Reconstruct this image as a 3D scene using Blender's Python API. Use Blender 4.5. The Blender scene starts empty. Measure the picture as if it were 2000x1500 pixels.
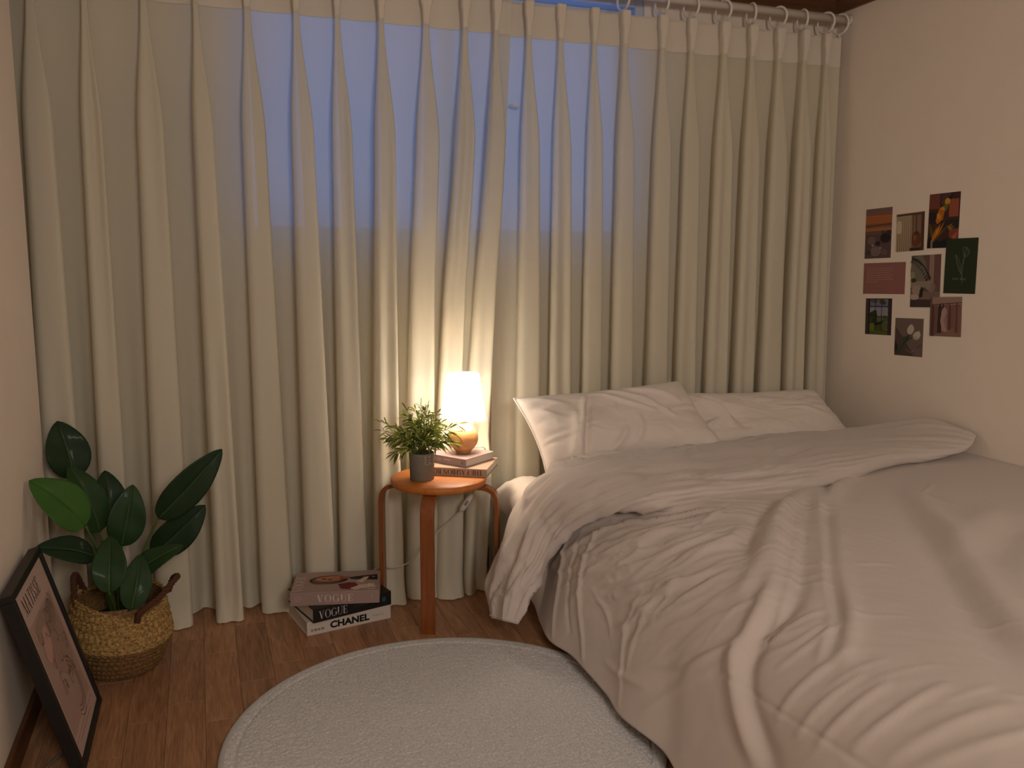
import bpy, bmesh, math, random
import numpy as np
from mathutils import Vector, Matrix, Euler
R = math.radians
SC = bpy.context.scene
COL = SC.collection
random.seed(7)
rng = np.random.default_rng(11)

# ------------------------------------------------------------------ camera
cam_d = bpy.data.cameras.new('camera')
cam = bpy.data.objects.new('camera', cam_d); COL.objects.link(cam)
YAW, PITCH, ROLL, CAM_H, F_PX = .3475, .141, -.0025, 1.09, 1690.
cam_d.sensor_width = 36.0; cam_d.lens = 36.0*F_PX/2000.0; cam_d.clip_start = .05
_f = Vector((math.sin(YAW)*math.cos(PITCH), math.cos(YAW)*math.cos(PITCH), -math.sin(PITCH)))
_r = Vector((math.cos(YAW), -math.sin(YAW), 0)); _d = _f.cross(_r)
_c, _s = math.cos(ROLL), math.sin(ROLL)
_x = _c*_r+_s*_d; _y = -(-_s*_r+_c*_d)
cam.matrix_world = Matrix(((_x.x,_y.x,-_f.x,0),(_x.y,_y.y,-_f.y,0),(_x.z,_y.z,-_f.z,CAM_H),(0,0,0,1)))
SC.camera = cam

# ------------------------------------------------------------------ dusk sky outside, table lamp, added fill light, exposure
w = bpy.data.worlds.new('dusk'); SC.world = w; w.use_nodes = True
bg = w.node_tree.nodes['Background']
bg.inputs[0].default_value = (.06, .29, 1.0, 1); bg.inputs[1].default_value = .38
al = bpy.data.lights.new('ambient_fill', 'AREA'); al.shape = 'DISK'; al.size = .8
al.energy = 10.5; al.color = (1, .90, .82)  # unseen fill behind the camera, added to raise the room's ambient level
ao = bpy.data.objects.new('ambient_fill', al); COL.objects.link(ao); ao.location = (.55, -1.3, 1.85); ao.rotation_euler = (R(66), 0, R(-4))
LAMP_POS = (.779, 2.608)
pl = bpy.data.lights.new('lamp_bulb_light', 'POINT'); pl.energy = 2.4; pl.color = (1, .83, .66); pl.shadow_soft_size = .028
po = bpy.data.objects.new('lamp_bulb_light', pl); COL.objects.link(po); po.location = (LAMP_POS[0], LAMP_POS[1], .665)
SHADE_EMIT = 2.8
vs = SC.view_settings
vs.view_transform = 'Standard'; vs.look = 'None'; vs.gamma = 1; vs.use_curve_mapping = False
vs.exposure = 1.55

# ------------------------------------------------------------------ helpers
def lin(r, g, b):
    f = lambda c: (c/255/12.92) if c <= 10 else ((c/255+.055)/1.055)**2.4
    return (f(r), f(g), f(b), 1)

def mat(name, col, rough=.6, spec=.35, metal=0, noise=None, bump=None, emis=None, sheen=0):
    """noise = (scale, amount[, stretch xyz]); bump = (scale, strength, distance)"""
    m = bpy.data.materials.new(name); m.use_nodes = True
    nt = m.node_tree; b = nt.nodes['Principled BSDF']
    if len(col) == 3: col = (*col, 1)
    b.inputs['Base Color'].default_value = col
    b.inputs['Roughness'].default_value = rough
    b.inputs['Specular IOR Level'].default_value = spec
    b.inputs['Metallic'].default_value = metal
    if sheen: b.inputs['Sheen Weight'].default_value = sheen
    if emis:
        b.inputs['Emission Color'].default_value = (*emis[0][:3], 1); b.inputs['Emission Strength'].default_value = emis[1]
    tc = nt.nodes.new('ShaderNodeTexCoord')
    if noise:
        mp = nt.nodes.new('ShaderNodeMapping')
        if len(noise) > 2: mp.inputs['Scale'].default_value = noise[2]
        nz = nt.nodes.new('ShaderNodeTexNoise'); nz.inputs['Scale'].default_value = noise[0]; nz.inputs['Detail'].default_value = 5
        cr = nt.nodes.new('ShaderNodeMix'); cr.data_type = 'RGBA'
        k = noise[1]
        cr.inputs['A'].default_value = (col[0]*(1-k), col[1]*(1-k), col[2]*(1-k), 1)
        cr.inputs['B'].default_value = (min(1, col[0]*(1+k)), min(1, col[1]*(1+k)), min(1, col[2]*(1+k)), 1)
        nt.links.new(tc.outputs['Object'], mp.inputs[0]); nt.links.new(mp.outputs[0], nz.inputs['Vector'])
        nt.links.new(nz.outputs['Fac'], cr.inputs['Factor']); nt.links.new(cr.outputs['Result'], b.inputs['Base Color'])
    if bump:
        n2 = nt.nodes.new('ShaderNodeTexNoise'); n2.inputs['Scale'].default_value = bump[0]; n2.inputs['Detail'].default_value = 4
        bp = nt.nodes.new('ShaderNodeBump'); bp.inputs['Strength'].default_value = bump[1]; bp.inputs['Distance'].default_value = bump[2]
        nt.links.new(tc.outputs['Object'], n2.inputs['Vector']); nt.links.new(n2.outputs['Fac'], bp.inputs['Height'])
        nt.links.new(bp.outputs[0], b.inputs['Normal'])
    return m

def link(name, me, m=None, parent=None, smooth=True):
    o = bpy.data.objects.new(name, me); COL.objects.link(o)
    if m is not None:
        for q in (m if isinstance(m, (list, tuple)) else [m]): me.materials.append(q)
    if parent is not None:
        o.parent = parent; o.matrix_parent_inverse = Matrix.Translation(parent.location).inverted() if parent.rotation_euler == Euler((0,0,0)) else parent.matrix_basis.inverted()
    if smooth and len(me.polygons): me.polygons.foreach_set('use_smooth', [True]*len(me.polygons))
    return o

def pyd(name, v, f, m=None, parent=None, smooth=True, mi=None):
    me = bpy.data.meshes.new(name)
    me.from_pydata([tuple(map(float, p)) for p in v], [], f); me.update()
    o = link(name, me, m, parent, smooth)
    if mi is not None: me.polygons.foreach_set('material_index', mi)
    return o

def bmo(name, bm, m=None, parent=None, smooth=False):
    me = bpy.data.meshes.new(name); bm.normal_update(); bm.to_mesh(me); bm.free()
    return link(name, me, m, parent, smooth)

def thing(name, label, cat, loc=(0,0,0), group=None):
    o = bpy.data.objects.new(name, None); COL.objects.link(o); o.location = loc; o.empty_display_size = .05
    return tag(o, label, cat, group)
def tag(o, label, cat, group=None):
    o['label'] = label; o['category'] = cat
    if group: o['group'] = group
    return o
def struct(o): o['kind'] = 'structure'; return o

def add_box(bm, lo, hi, M=None, bev=0):
    r = bmesh.ops.create_cube(bm, size=1)
    lo, hi = Vector(lo), Vector(hi); s = hi-lo; c = (hi+lo)/2
    for v in r['verts']:
        p = Vector((v.co.x*s.x+c.x, v.co.y*s.y+c.y, v.co.z*s.z+c.z)); v.co = p
    if bev:
        es = list({e for v in r['verts'] for e in v.link_edges})
        rb = bmesh.ops.bevel(bm, geom=es, offset=bev, segments=2, affect='EDGES', profile=.5)
        vs_ = {v for f in rb['faces'] for v in f.verts}
        vs_ |= {v for v in r['verts'] if v.is_valid}
    else: vs_ = set(r['verts'])
    if M is not None:
        for v in vs_: v.co = M @ v.co
def box(name, lo, hi, m, parent=None, bev=0, M=None, smooth=False):
    bm = bmesh.new(); add_box(bm, lo, hi, M, bev); return bmo(name, bm, m, parent, smooth)

def grid_faces(nu, nv, closed_u=False):
    f = []
    for i in range(nu if closed_u else nu-1):
        for j in range(nv-1):
            a = i*nv+j; b = ((i+1) % nu)*nv+j
            f.append((a, b, b+1, a+1))
    return f

def tube(pts, rad, n=8, caps=True, flat=None):
    """pts list of 3-vectors; rad scalar or list. Returns verts, faces. flat=(a,b) multiplies the section axes."""
    pts = [Vector(p) for p in pts]; V = []; F = []
    if not hasattr(rad, '__len__'): rad = [rad]*len(pts)
    up = Vector((0,0,1)); prev = None
    for i, p in enumerate(pts):
        t = (pts[min(i+1, len(pts)-1)]-pts[max(i-1, 0)]).normalized()
        if prev is None:
            a = t.cross(up)
            if a.length < 1e-3: a = t.cross(Vector((1,0,0)))
        else: a = prev-t*prev.dot(t)
        a.normalize(); b = t.cross(a); prev = a
        for k in range(n):
            th = 2*math.pi*k/n; V.append(p+(a*math.cos(th)+b*math.sin(th))*rad[i])
    for i in range(len(pts)-1):
        for k in range(n): F.append((i*n+k, i*n+(k+1) % n, (i+1)*n+(k+1) % n, (i+1)*n+k))
    if caps: F.append(tuple(range(n-1, -1, -1))); F.append(tuple((len(pts)-1)*n+k for k in range(n)))
    return V, F
def join(parts):
    V, F = [], []
    for v, f in parts:
        o = len(V); V += list(v); F += [tuple(i+o for i in q) for q in f]
    return V, F
def catmull(P, n):
    P = [np.array(p, float) for p in P]; Q = [2*P[0]-P[1]]+P+[2*P[-1]-P[-2]]; out = []
    for i in range(len(P)-1):
        a, b, c, d = Q[i:i+4]
        for k in range(n):
            t = k/n; out.append(.5*(2*b+(c-a)*t+(2*a-5*b+4*c-d)*t*t+(3*b-a-3*c+d)*t**3))
    out.append(P[-1]); return out
def lathe(prof, n=48, c=(0,0,0), fn=None):
    V = []
    for k in range(n):
        th = 2*math.pi*k/n
        for (r, z) in prof:
            rr, zz = fn(r, z, th) if fn else (r, z)
            V.append((c[0]+rr*math.cos(th), c[1]+rr*math.sin(th), c[2]+zz))
    return V, grid_faces(n, len(prof), True)
def sstep(x, a=0., b=1.):
    t = np.clip((x-a)/(b-a), 0, 1); return t*t*(3-2*t)
def vnoise(x, y, seed=0):
    x = np.asarray(x, float); y = np.asarray(y, float)
    g = np.random.default_rng(seed).random((256, 256))
    xi = np.floor(x).astype(int); yi = np.floor(y).astype(int); xf = x-xi; yf = y-yi
    u = xf*xf*xf*(xf*(xf*6-15)+10); v = yf*yf*yf*(yf*(yf*6-15)+10)
    A = g[xi & 255, yi & 255]; B = g[(xi+1) & 255, yi & 255]; C = g[xi & 255, (yi+1) & 255]; D = g[(xi+1) & 255, (yi+1) & 255]
    return (A*(1-u)+B*u)*(1-v)+(C*(1-u)+D*u)*v-.5
def fbm(x, y, seed=0, o=4):
    s = 0; a = 1.
    for k in range(o): s = s+a*vnoise(x*2**k+17*k, y*2**k+31*k, seed+k); a *= .5
    return s
def seg_dist(X, Y, pts):
    """distance field to a polyline, and position along it 0..1"""
    best = np.full(X.shape, 1e9); tt = np.zeros(X.shape); n = len(pts)-1
    for i in range(n):
        a = np.array(pts[i]); d = np.array(pts[i+1])-a; L = max(d@d, 1e-12)
        t = np.clip(((X-a[0])*d[0]+(Y-a[1])*d[1])/L, 0, 1)
        q = np.hypot(X-a[0]-t*d[0], Y-a[1]-t*d[1]); k = q < best
        best = np.where(k, q, best); tt = np.where(k, (i+t)/n, tt)
    return best, tt
def grid_normals(P):
    du = np.gradient(P, axis=0); dv = np.gradient(P, axis=1); n = np.cross(du, dv)
    return n/np.maximum(np.linalg.norm(n, axis=2, keepdims=True), 1e-9)

# ---- flat print helpers: polygons drawn on a rectangle in 3D (origin, unit right, unit up)
class Print:
    def __init__(s, o, r, u):
        s.o = Vector(o); s.r = Vector(r).normalized(); s.u = Vector(u).normalized(); s.n = s.r.cross(s.u)
        s.V = []; s.F = []; s.mi = []; s.mats = []
    def _m(s, m):
        if m not in s.mats: s.mats.append(m)
        return s.mats.index(m)
    def poly(s, pts, m, lift=0):
        k = len(s.V); lift += 4e-6*len(s.F)/(1+len(s.F)/60)
        for x, y in pts: s.V.append(s.o+s.r*x+s.u*y+s.n*lift)
        s.F.append(tuple(range(k, k+len(pts)))); s.mi.append(s._m(m))
    def rect(s, x0, y0, x1, y1, m, lift=0): s.poly([(x0,y0),(x1,y0),(x1,y1),(x0,y1)], m, lift)
    def ell(s, cx, cy, a, b, m, lift=0, rot=0, n=20):
        c, q = math.cos(rot), math.sin(rot)
        s.poly([(cx+a*math.cos(t)*c-b*math.sin(t)*q, cy+a*math.cos(t)*q+b*math.sin(t)*c) for t in [2*math.pi*k/n for k in range(n)]], m, lift)
    def line(s, pts, wd, m, lift=0):
        for (x0, y0), (x1, y1) in zip(pts[:-1], pts[1:]):
            d = math.hypot(x1-x0, y1-y0) or 1e-9; nx, ny = -(y1-y0)/d*wd/2, (x1-x0)/d*wd/2
            s.poly([(x0+nx,y0+ny),(x0-nx,y0-ny),(x1-nx,y1-ny),(x1+nx,y1+ny)], m, lift)
    def strip(s, a, b, m, lift=0):
        for i in range(len(a)-1): s.poly([a[i], b[i], b[i+1], a[i+1]], m, lift)
    def build(s, name, parent):
        return pyd(name, s.V, s.F, s.mats, parent, False, s.mi)
    # didone capitals: unit height 1, drawn as thick and thin strokes
    def serif(s, text, x, y, h, m, lift=0, gap=.12, squeeze=1.0, T=.15, t=.035):
        for ch in text:
            if ch == ' ': x += .35*h*squeeze; continue
            w_ = dict(V=.8, O=.85, G=.85, U=.78, E=.62, M=.95, A=.8, T=.7, I=.3, S=.55, F=.58, H=.85, N=.85, B=.65, K=.75)[ch]
            X = lambda a: x+a*w_*h*squeeze
            Yy = lambda b: y+b*h
            k = h/ (w_*h*squeeze)
            def st(x0, y0, x1, y1, wd):
                ww = wd*h*squeeze/2 if abs(x1-x0) < abs(y1-y0)*1.2 else None
                if ww is not None: s.poly([(X(x0)-ww, Yy(y0)), (X(x0)+ww, Yy(y0)), (X(x1)+ww, Yy(y1)), (X(x1)-ww, Yy(y1))][::(1 if y1 > y0 else -1)], m, lift)
                else: s.poly([(X(x0), Yy(y0)-wd*h/2), (X(x1), Yy(y1)-wd*h/2), (X(x1), Yy(y1)+wd*h/2), (X(x0), Yy(y0)+wd*h/2)], m, lift)
            def sf(xc, yc, wd=.26): st(xc-wd/2, yc, xc+wd/2, yc, t)
            def arc(cx, cy, a, b, t0, t1, thick=True, n=18):
                A = []; B = []
                for q in range(n+1):
                    th = t0+(t1-t0)*q/n; c_, s_ = math.cos(th), math.sin(th)
                    ti = (t+(T-t)*abs(c_)**1.5)/w_ if thick else t/w_
                    A.append((X(cx+a*c_), Yy(cy+b*s_))); B.append((X(cx+(a-ti)*c_), Yy(cy+(b-t)*s_)))
                s.strip(A, B, m, lift)
            pi = math.pi
            if ch == 'V': st(.5, 0, .16, 1, T); st(.52, 0, .84, 1, t); sf(.16, .98, .4); sf(.84, .98, .3)
            elif ch == 'O': arc(.5, .5, .5, .52, 0, 2*pi, n=28)
            elif ch == 'G': arc(.5, .5, .5, .52, .2*pi, 1.75*pi, n=24); st(.86, .1, .86, .45, T); sf(.84, .45, .36)
            elif ch == 'U': st(.18, .28, .18, 1, T); st(.85, .28, .85, 1, t); arc(.5, .28, .4, .3, pi, 2*pi, False); sf(.18, .98, .36); sf(.85, .98, .28)
            elif ch in 'EF':
                st(.2, 0, .2, 1, T); st(.1, .98, .95, .98, t); st(.2, .52, .7, .52, t); sf(.2, .02, .4); st(.93, .74, .93, .98, t); st(.7, .4, .7, .64, t)
                if ch == 'E': st(.1, .02, .98, .02, t); st(.96, .02, .96, .3, t)
            elif ch == 'M': st(.1, 0, .1, 1, t); st(.5, 0, .14, 1, T); st(.5, 0, .86, 1, t); st(.88, 0, .88, 1, T); sf(.1, .02, .22); sf(.88, .02, .3); sf(.1, .98, .2); sf(.88, .98, .28)
            elif ch == 'A': st(.15, 0, .5, 1, t); st(.84, 0, .5, 1, T); st(.25, .34, .7, .34, t); sf(.15, .02, .26); sf(.84, .02, .36)
            elif ch == 'T': st(.5, 0, .5, 1, T); st(.02, .98, .98, .98, t); st(.03, .72, .03, .98, t); st(.97, .72, .97, .98, t); sf(.5, .02, .4)
            elif ch == 'I': st(.5, 0, .5, 1, T); sf(.5, .02, .9); sf(.5, .98, .9)
            elif ch == 'S': arc(.5, .74, .42, .27, .15*pi, 1.5*pi); arc(.5, .25, .44, .27, -.95*pi, .5*pi)
            elif ch == 'H': st(.17, 0, .17, 1, T); st(.83, 0, .83, 1, T); st(.17, .5, .83, .5, t); [sf(a, b, .32) for a in (.17, .83) for b in (.02, .98)]
            elif ch == 'N': st(.14, 0, .14, 1, t); st(.84, 0, .18, 1, T); st(.86, 0, .86, 1, t); sf(.14, .02, .26); sf(.86, .98, .26)
            elif ch == 'B': st(.2, 0, .2, 1, T); arc(.45, .75, .42, .25, -.5*pi, .5*pi); arc(.45, .26, .5, .27, -.5*pi, .5*pi); st(.1, .98, .5, .98, t); st(.1, .02, .5, .02, t)
            elif ch == 'K': st(.2, 0, .2, 1, T); st(.25, .4, .85, 1, t); st(.9, 0, .45, .62, T); sf(.2, .02, .36)
            x += (w_+gap)*h*squeeze
        return x
    def sans(s, text, x, y, h, m, lift=0, bold=0., spacing=1., squeeze=1.):
        cu = bpy.data.curves.new('t', 'FONT'); cu.body = text; cu.size = 1; cu.offset = bold; cu.space_character = spacing; cu.resolution_u = 3
        o = bpy.data.objects.new('t', cu); COL.objects.link(o)
        me = o.to_mesh()
        k = len(s.V); hh = .7; mi = s._m(m)
        mxw = 0
        for v in me.vertices:
            s.V.append(s.o+s.r*(x+v.co.x*h/hh*squeeze)+s.u*(y+v.co.y*h/hh)+s.n*lift); mxw = max(mxw, v.co.x*h/hh*squeeze)
        for p in me.polygons: s.F.append(tuple(k+i for i in p.vertices)); s.mi.append(mi)
        o.to_mesh_clear(); bpy.data.objects.remove(o); bpy.data.curves.remove(cu)
        return mxw

# ------------------------------------------------------------------ room shell
XL, XR, YW, YF, ZC = -.418, 2.372, 2.87, -1.9, 2.068
NX = -.82; NY = 2.62                                       # the curtain niche runs on behind the end of the left wall
m_wall = mat('wallpaper', lin(242, 229, 214), .85, .2, noise=(9, .03), bump=(160, .25, .002))
m_ceil = mat('ceiling_paper', lin(236, 226, 210), .9, .1, bump=(120, .2, .002))
m_trim = mat('trim_wood', lin(104, 66, 38), .45, .4, noise=(6, .25, (1, 14, 14)))
WX0, WX1, WZ0 = .11, 1.535, 1.13
def wall(name, boxes, m=m_wall):
    bm = bmesh.new()
    for lo, hi in boxes: add_box(bm, lo, hi)
    return struct(bmo(name, bm, m))
T = .12
wall('wall_back', [((NX, YW, 0), (WX0, YW+T, ZC)), ((WX1, YW, 0), (XR+T, YW+T, ZC)), ((WX0, YW, 0), (WX1, YW+T, WZ0)), ((WX0, YW, 2.01), (WX1, YW+T, ZC))])
wall('wall_right', [((XR, YF, 0), (XR+T, YW, ZC))])
wall('wall_left', [((NX-T, YF, 0), (XL, NY, ZC)), ((NX-T, NY, 0), (NX, YW+T, ZC))])
wall('wall_front', [((NX-T, YF-T, 0), (XR+T, YF, ZC))])
wall('ceiling', [((NX-T, YF-T, ZC), (XR+T, YW+T, ZC+.1))], m_ceil)
def cove(name, path):
    """crown moulding: profile (inset from the wall, z) swept along the corner path; path = [(wall point, inward dir), ...]"""
    prof = [(0, 2.034), (.012, 2.034), (.018, 2.041), (.034, 2.048), (.05, 2.060), (.058, 2.062), (.058, ZC+.001), (0, ZC+.001)]
    V = [(p[0]+d[0]*a, p[1]+d[1]*a, z) for p, d in path for a, z in prof]
    n = len(prof); F = [(i*n+k, i*n+(k+1) % n, (i+1)*n+(k+1) % n, (i+1)*n+k) for i in range(len(path)-1) for k in range(n)]
    return struct(pyd(name, V, F, m_trim, None, False))
cove('trim_1', [((NX, YW), (0, -1)), ((XR, YW), (-1, -1))])
cove('trim_2', [((XR, YW), (-1, -1)), ((XR, YF), (-1, 0))])
cove('trim_3', [((XL, NY), (1, 0)), ((XL, YF), (1, 0))])
struct(box('baseboard_back', (NX, YW-.014, 0), (XR, YW, .07), m_trim, bev=.003))
struct(box('baseboard_left', (XL, YF, 0), (XL+.012, NY, .06), m_trim, bev=.003))

# floor: wood planks laid towards the window wall
def plank_mat():
    m = bpy.data.materials.new('oak_plank'); m.use_nodes = True; nt = m.node_tree; b = nt.nodes['Principled BSDF']; L = nt.links
    N = lambda t: nt.nodes.new('ShaderNode'+t)
    tc = N('TexCoord'); oi = N('ObjectInfo'); mp = N('Mapping'); L.new(tc.outputs['Object'], mp.inputs['Vector'])
    cb = N('CombineXYZ'); mu = N('Math'); mu.operation = 'MULTIPLY'; mu.inputs[1].default_value = 37; L.new(oi.outputs['Random'], mu.inputs[0])
    for i in range(3): L.new(mu.outputs[0], cb.inputs[i])
    L.new(cb.outputs[0], mp.inputs['Location']); mp.inputs['Scale'].default_value = (1, .09, 1)
    n1 = N('TexNoise'); n1.inputs['Scale'].default_value = 55; n1.inputs['Detail'].default_value = 6; n1.inputs['Distortion'].default_value = 1.2; L.new(mp.outputs[0], n1.inputs['Vector'])
    mp2 = N('Mapping'); L.new(mp.outputs[0], mp2.inputs['Vector']); mp2.inputs['Scale'].default_value = (6, 3.2, 1)
    n2 = N('TexNoise'); n2.inputs['Scale'].default_value = 60; n2.inputs['Detail'].default_value = 3; L.new(mp2.outputs[0], n2.inputs['Vector'])
    r1 = N('ValToRGB'); r1.color_ramp.elements[0].position = .3; r1.color_ramp.elements[0].color = lin(150, 108, 78); r1.color_ramp.elements[1].position = .72; r1.color_ramp.elements[1].color = lin(186, 140, 104)
    L.new(n1.outputs['Fac'], r1.inputs[0])
    mx = N('Mix'); mx.data_type = 'RGBA'; mx.blend_type = 'MULTIPLY'; mx.inputs['Factor'].default_value = .5; L.new(r1.outputs[0], mx.inputs['A'])
    r2 = N('ValToRGB'); r2.color_ramp.elements[0].position = .35; r2.color_ramp.elements[0].color = (.45, .4, .36, 1); r2.color_ramp.elements[1].position = .6; r2.color_ramp.elements[1].color = (1, 1, 1, 1)
    L.new(n2.outputs['Fac'], r2.inputs[0]); L.new(r2.outputs[0], mx.inputs['B'])
    hs = N('HueSaturation'); mr = N('MapRange'); mr.inputs['To Min'].default_value = .88; mr.inputs['To Max'].default_value = 1.12
    L.new(oi.outputs['Random'], mr.inputs[0]); L.new(mr.outputs[0], hs.inputs['Value']); L.new(mx.outputs['Result'], hs.inputs['Color']); L.new(hs.outputs[0], b.inputs['Base Color'])
    b.inputs['Roughness'].default_value = .42; b.inputs['Specular IOR Level'].default_value = .4
    bp = N('Bump'); bp.inputs['Strength'].default_value = .25; bp.inputs['Distance'].default_value = .001; L.new(n2.outputs['Fac'], bp.inputs['Height']); L.new(bp.outputs[0], b.inputs['Normal'])
    return m
m_plank = plank_mat(); m_gap = mat('floor_gap', (.035, .02, .012), .8)
fl = struct(box('floor', (NX-T, YF-T, -.12), (XR+T, YW+T, -.004), m_gap))
PW, PLEN, PX0 = .0875, .376, -.028
bm = bmesh.new(); add_box(bm, (-PW/2+.0003, -PLEN/2+.0005, -.004), (PW/2-.0003, PLEN/2-.0005, 0), None, .0005)
plank_me = bpy.data.meshes.new('plank'); bm.to_mesh(plank_me); bm.free(); plank_me.materials.append(m_plank)
JOINT = {-2: .11, -1: .176, 0: .062, 1: .24, 2: .32, 3: .02, 4: .2}
far = bmesh.new()
for c in range(-10, 29):
    xc = PX0+PW*(c+.5)
    if xc-PW/2 < NX or xc+PW/2 > XR: continue
    j0 = JOINT.get(c, (c*.1347) % PLEN)
    for k in range(-6, 9):
        y0 = 2.0+(j0-.0)+(k-0)*PLEN; yc = y0+PLEN/2
        if y0 < YF or y0 > YW: continue
        y1 = min(y0+PLEN, YW)
        if -.42 < xc < 1.12 and y0 > .85 and y1 == y0+PLEN:
            o = bpy.data.objects.new('plank', plank_me); COL.objects.link(o); o.location = (xc, yc, 0); o.parent = fl
        else: add_box(far, (xc-PW/2+.0003, y0+.0005, -.004), (xc+PW/2-.0003, y1-.0005, 0))
o = bmo('outer_planks', far, m_plank, fl); o['kind'] = 'stuff'

# window behind the curtains
m_upvc = mat('window_frame_white', lin(205, 205, 208), .35, .45)
m_glass = bpy.data.materials.new('window_glass'); m_glass.use_nodes = True
nt = m_glass.node_tree; nt.nodes.clear(); ou = nt.nodes.new('ShaderNodeOutputMaterial'); mx = nt.nodes.new('ShaderNodeMixShader')
tr = nt.nodes.new('ShaderNodeBsdfTransparent'); gl = nt.nodes.new('ShaderNodeBsdfGlossy'); gl.inputs['Roughness'].default_value = .05
tr.inputs[0].default_value = (.93, .95, .97, 1); mx.inputs[0].default_value = .06
nt.links.new(tr.outputs[0], mx.inputs[1]); nt.links.new(gl.outputs[0], mx.inputs[2]); nt.links.new(mx.outputs[0], ou.inputs[0])
def frame_bm(x0, z0, x1, z1, y0, y1, wd):
    bm = bmesh.new()
    for lo, hi in (((x0, y0, z0), (x0+wd, y1, z1)), ((x1-wd, y0, z0), (x1, y1, z1)), ((x0+wd, y0, z0), (x1-wd, y1, z0+wd)), ((x0+wd, y0, z1-wd), (x1-wd, y1, z1))): add_box(bm, lo, hi, None, .002)
    return bm
win = struct(bmo('window_1', frame_bm(WX0, WZ0, WX1, 2.01, YW+.01, YW+.11, .03), m_upvc))
for x0, x1, y in ((WX0+.03, .84, YW+.035), (.80, WX1-.03, YW+.07)):
    s = bmo('sash', frame_bm(x0, WZ0+.03, x1, 1.98, y, y+.03, .04), m_upvc, win)
    box('pane', (x0+.04, y+.012, WZ0+.07), (x1-.04, y+.018, 1.942), m_glass, s)

# ------------------------------------------------------------------ curtains
def cloth_mat(name, col, transp, transl, bump=None, weave=0):
    m = bpy.data.materials.new(name); m.use_nodes = True; nt = m.node_tree; nt.nodes.clear(); N = lambda t: nt.nodes.new('ShaderNode'+t); L = nt.links
    ou = N('OutputMaterial'); d = N('BsdfDiffuse'); t = N('BsdfTranslucent'); tr = N('BsdfTransparent'); a = N('MixShader'); b = N('MixShader')
    d.inputs[0].default_value = col; t.inputs[0].default_value = col; a.inputs[0].default_value = transl; b.inputs[0].default_value = transp
    L.new(d.outputs[0], a.inputs[1]); L.new(t.outputs[0], a.inputs[2]); L.new(a.outputs[0], b.inputs[1]); L.new(tr.outputs[0], b.inputs[2]); L.new(b.outputs[0], ou.inputs[0])
    tc = N('TexCoord'); nz = N('TexNoise'); nz.inputs['Scale'].default_value = 220; bp = N('Bump'); bp.inputs['Strength'].default_value = .15; bp.inputs['Distance'].default_value = .001
    L.new(tc.outputs['Object'], nz.inputs['Vector']); L.new(nz.outputs['Fac'], bp.inputs['Height'])
    for q in (d, t): L.new(bp.outputs[0], q.inputs['Normal'])
    return m
m_sheer = cloth_mat('curtain_cloth', lin(232, 225, 205), .055, .29)
m_head = cloth_mat('curtain_header', lin(232, 222, 206), 0, .12)
ZT = 1.932
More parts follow.
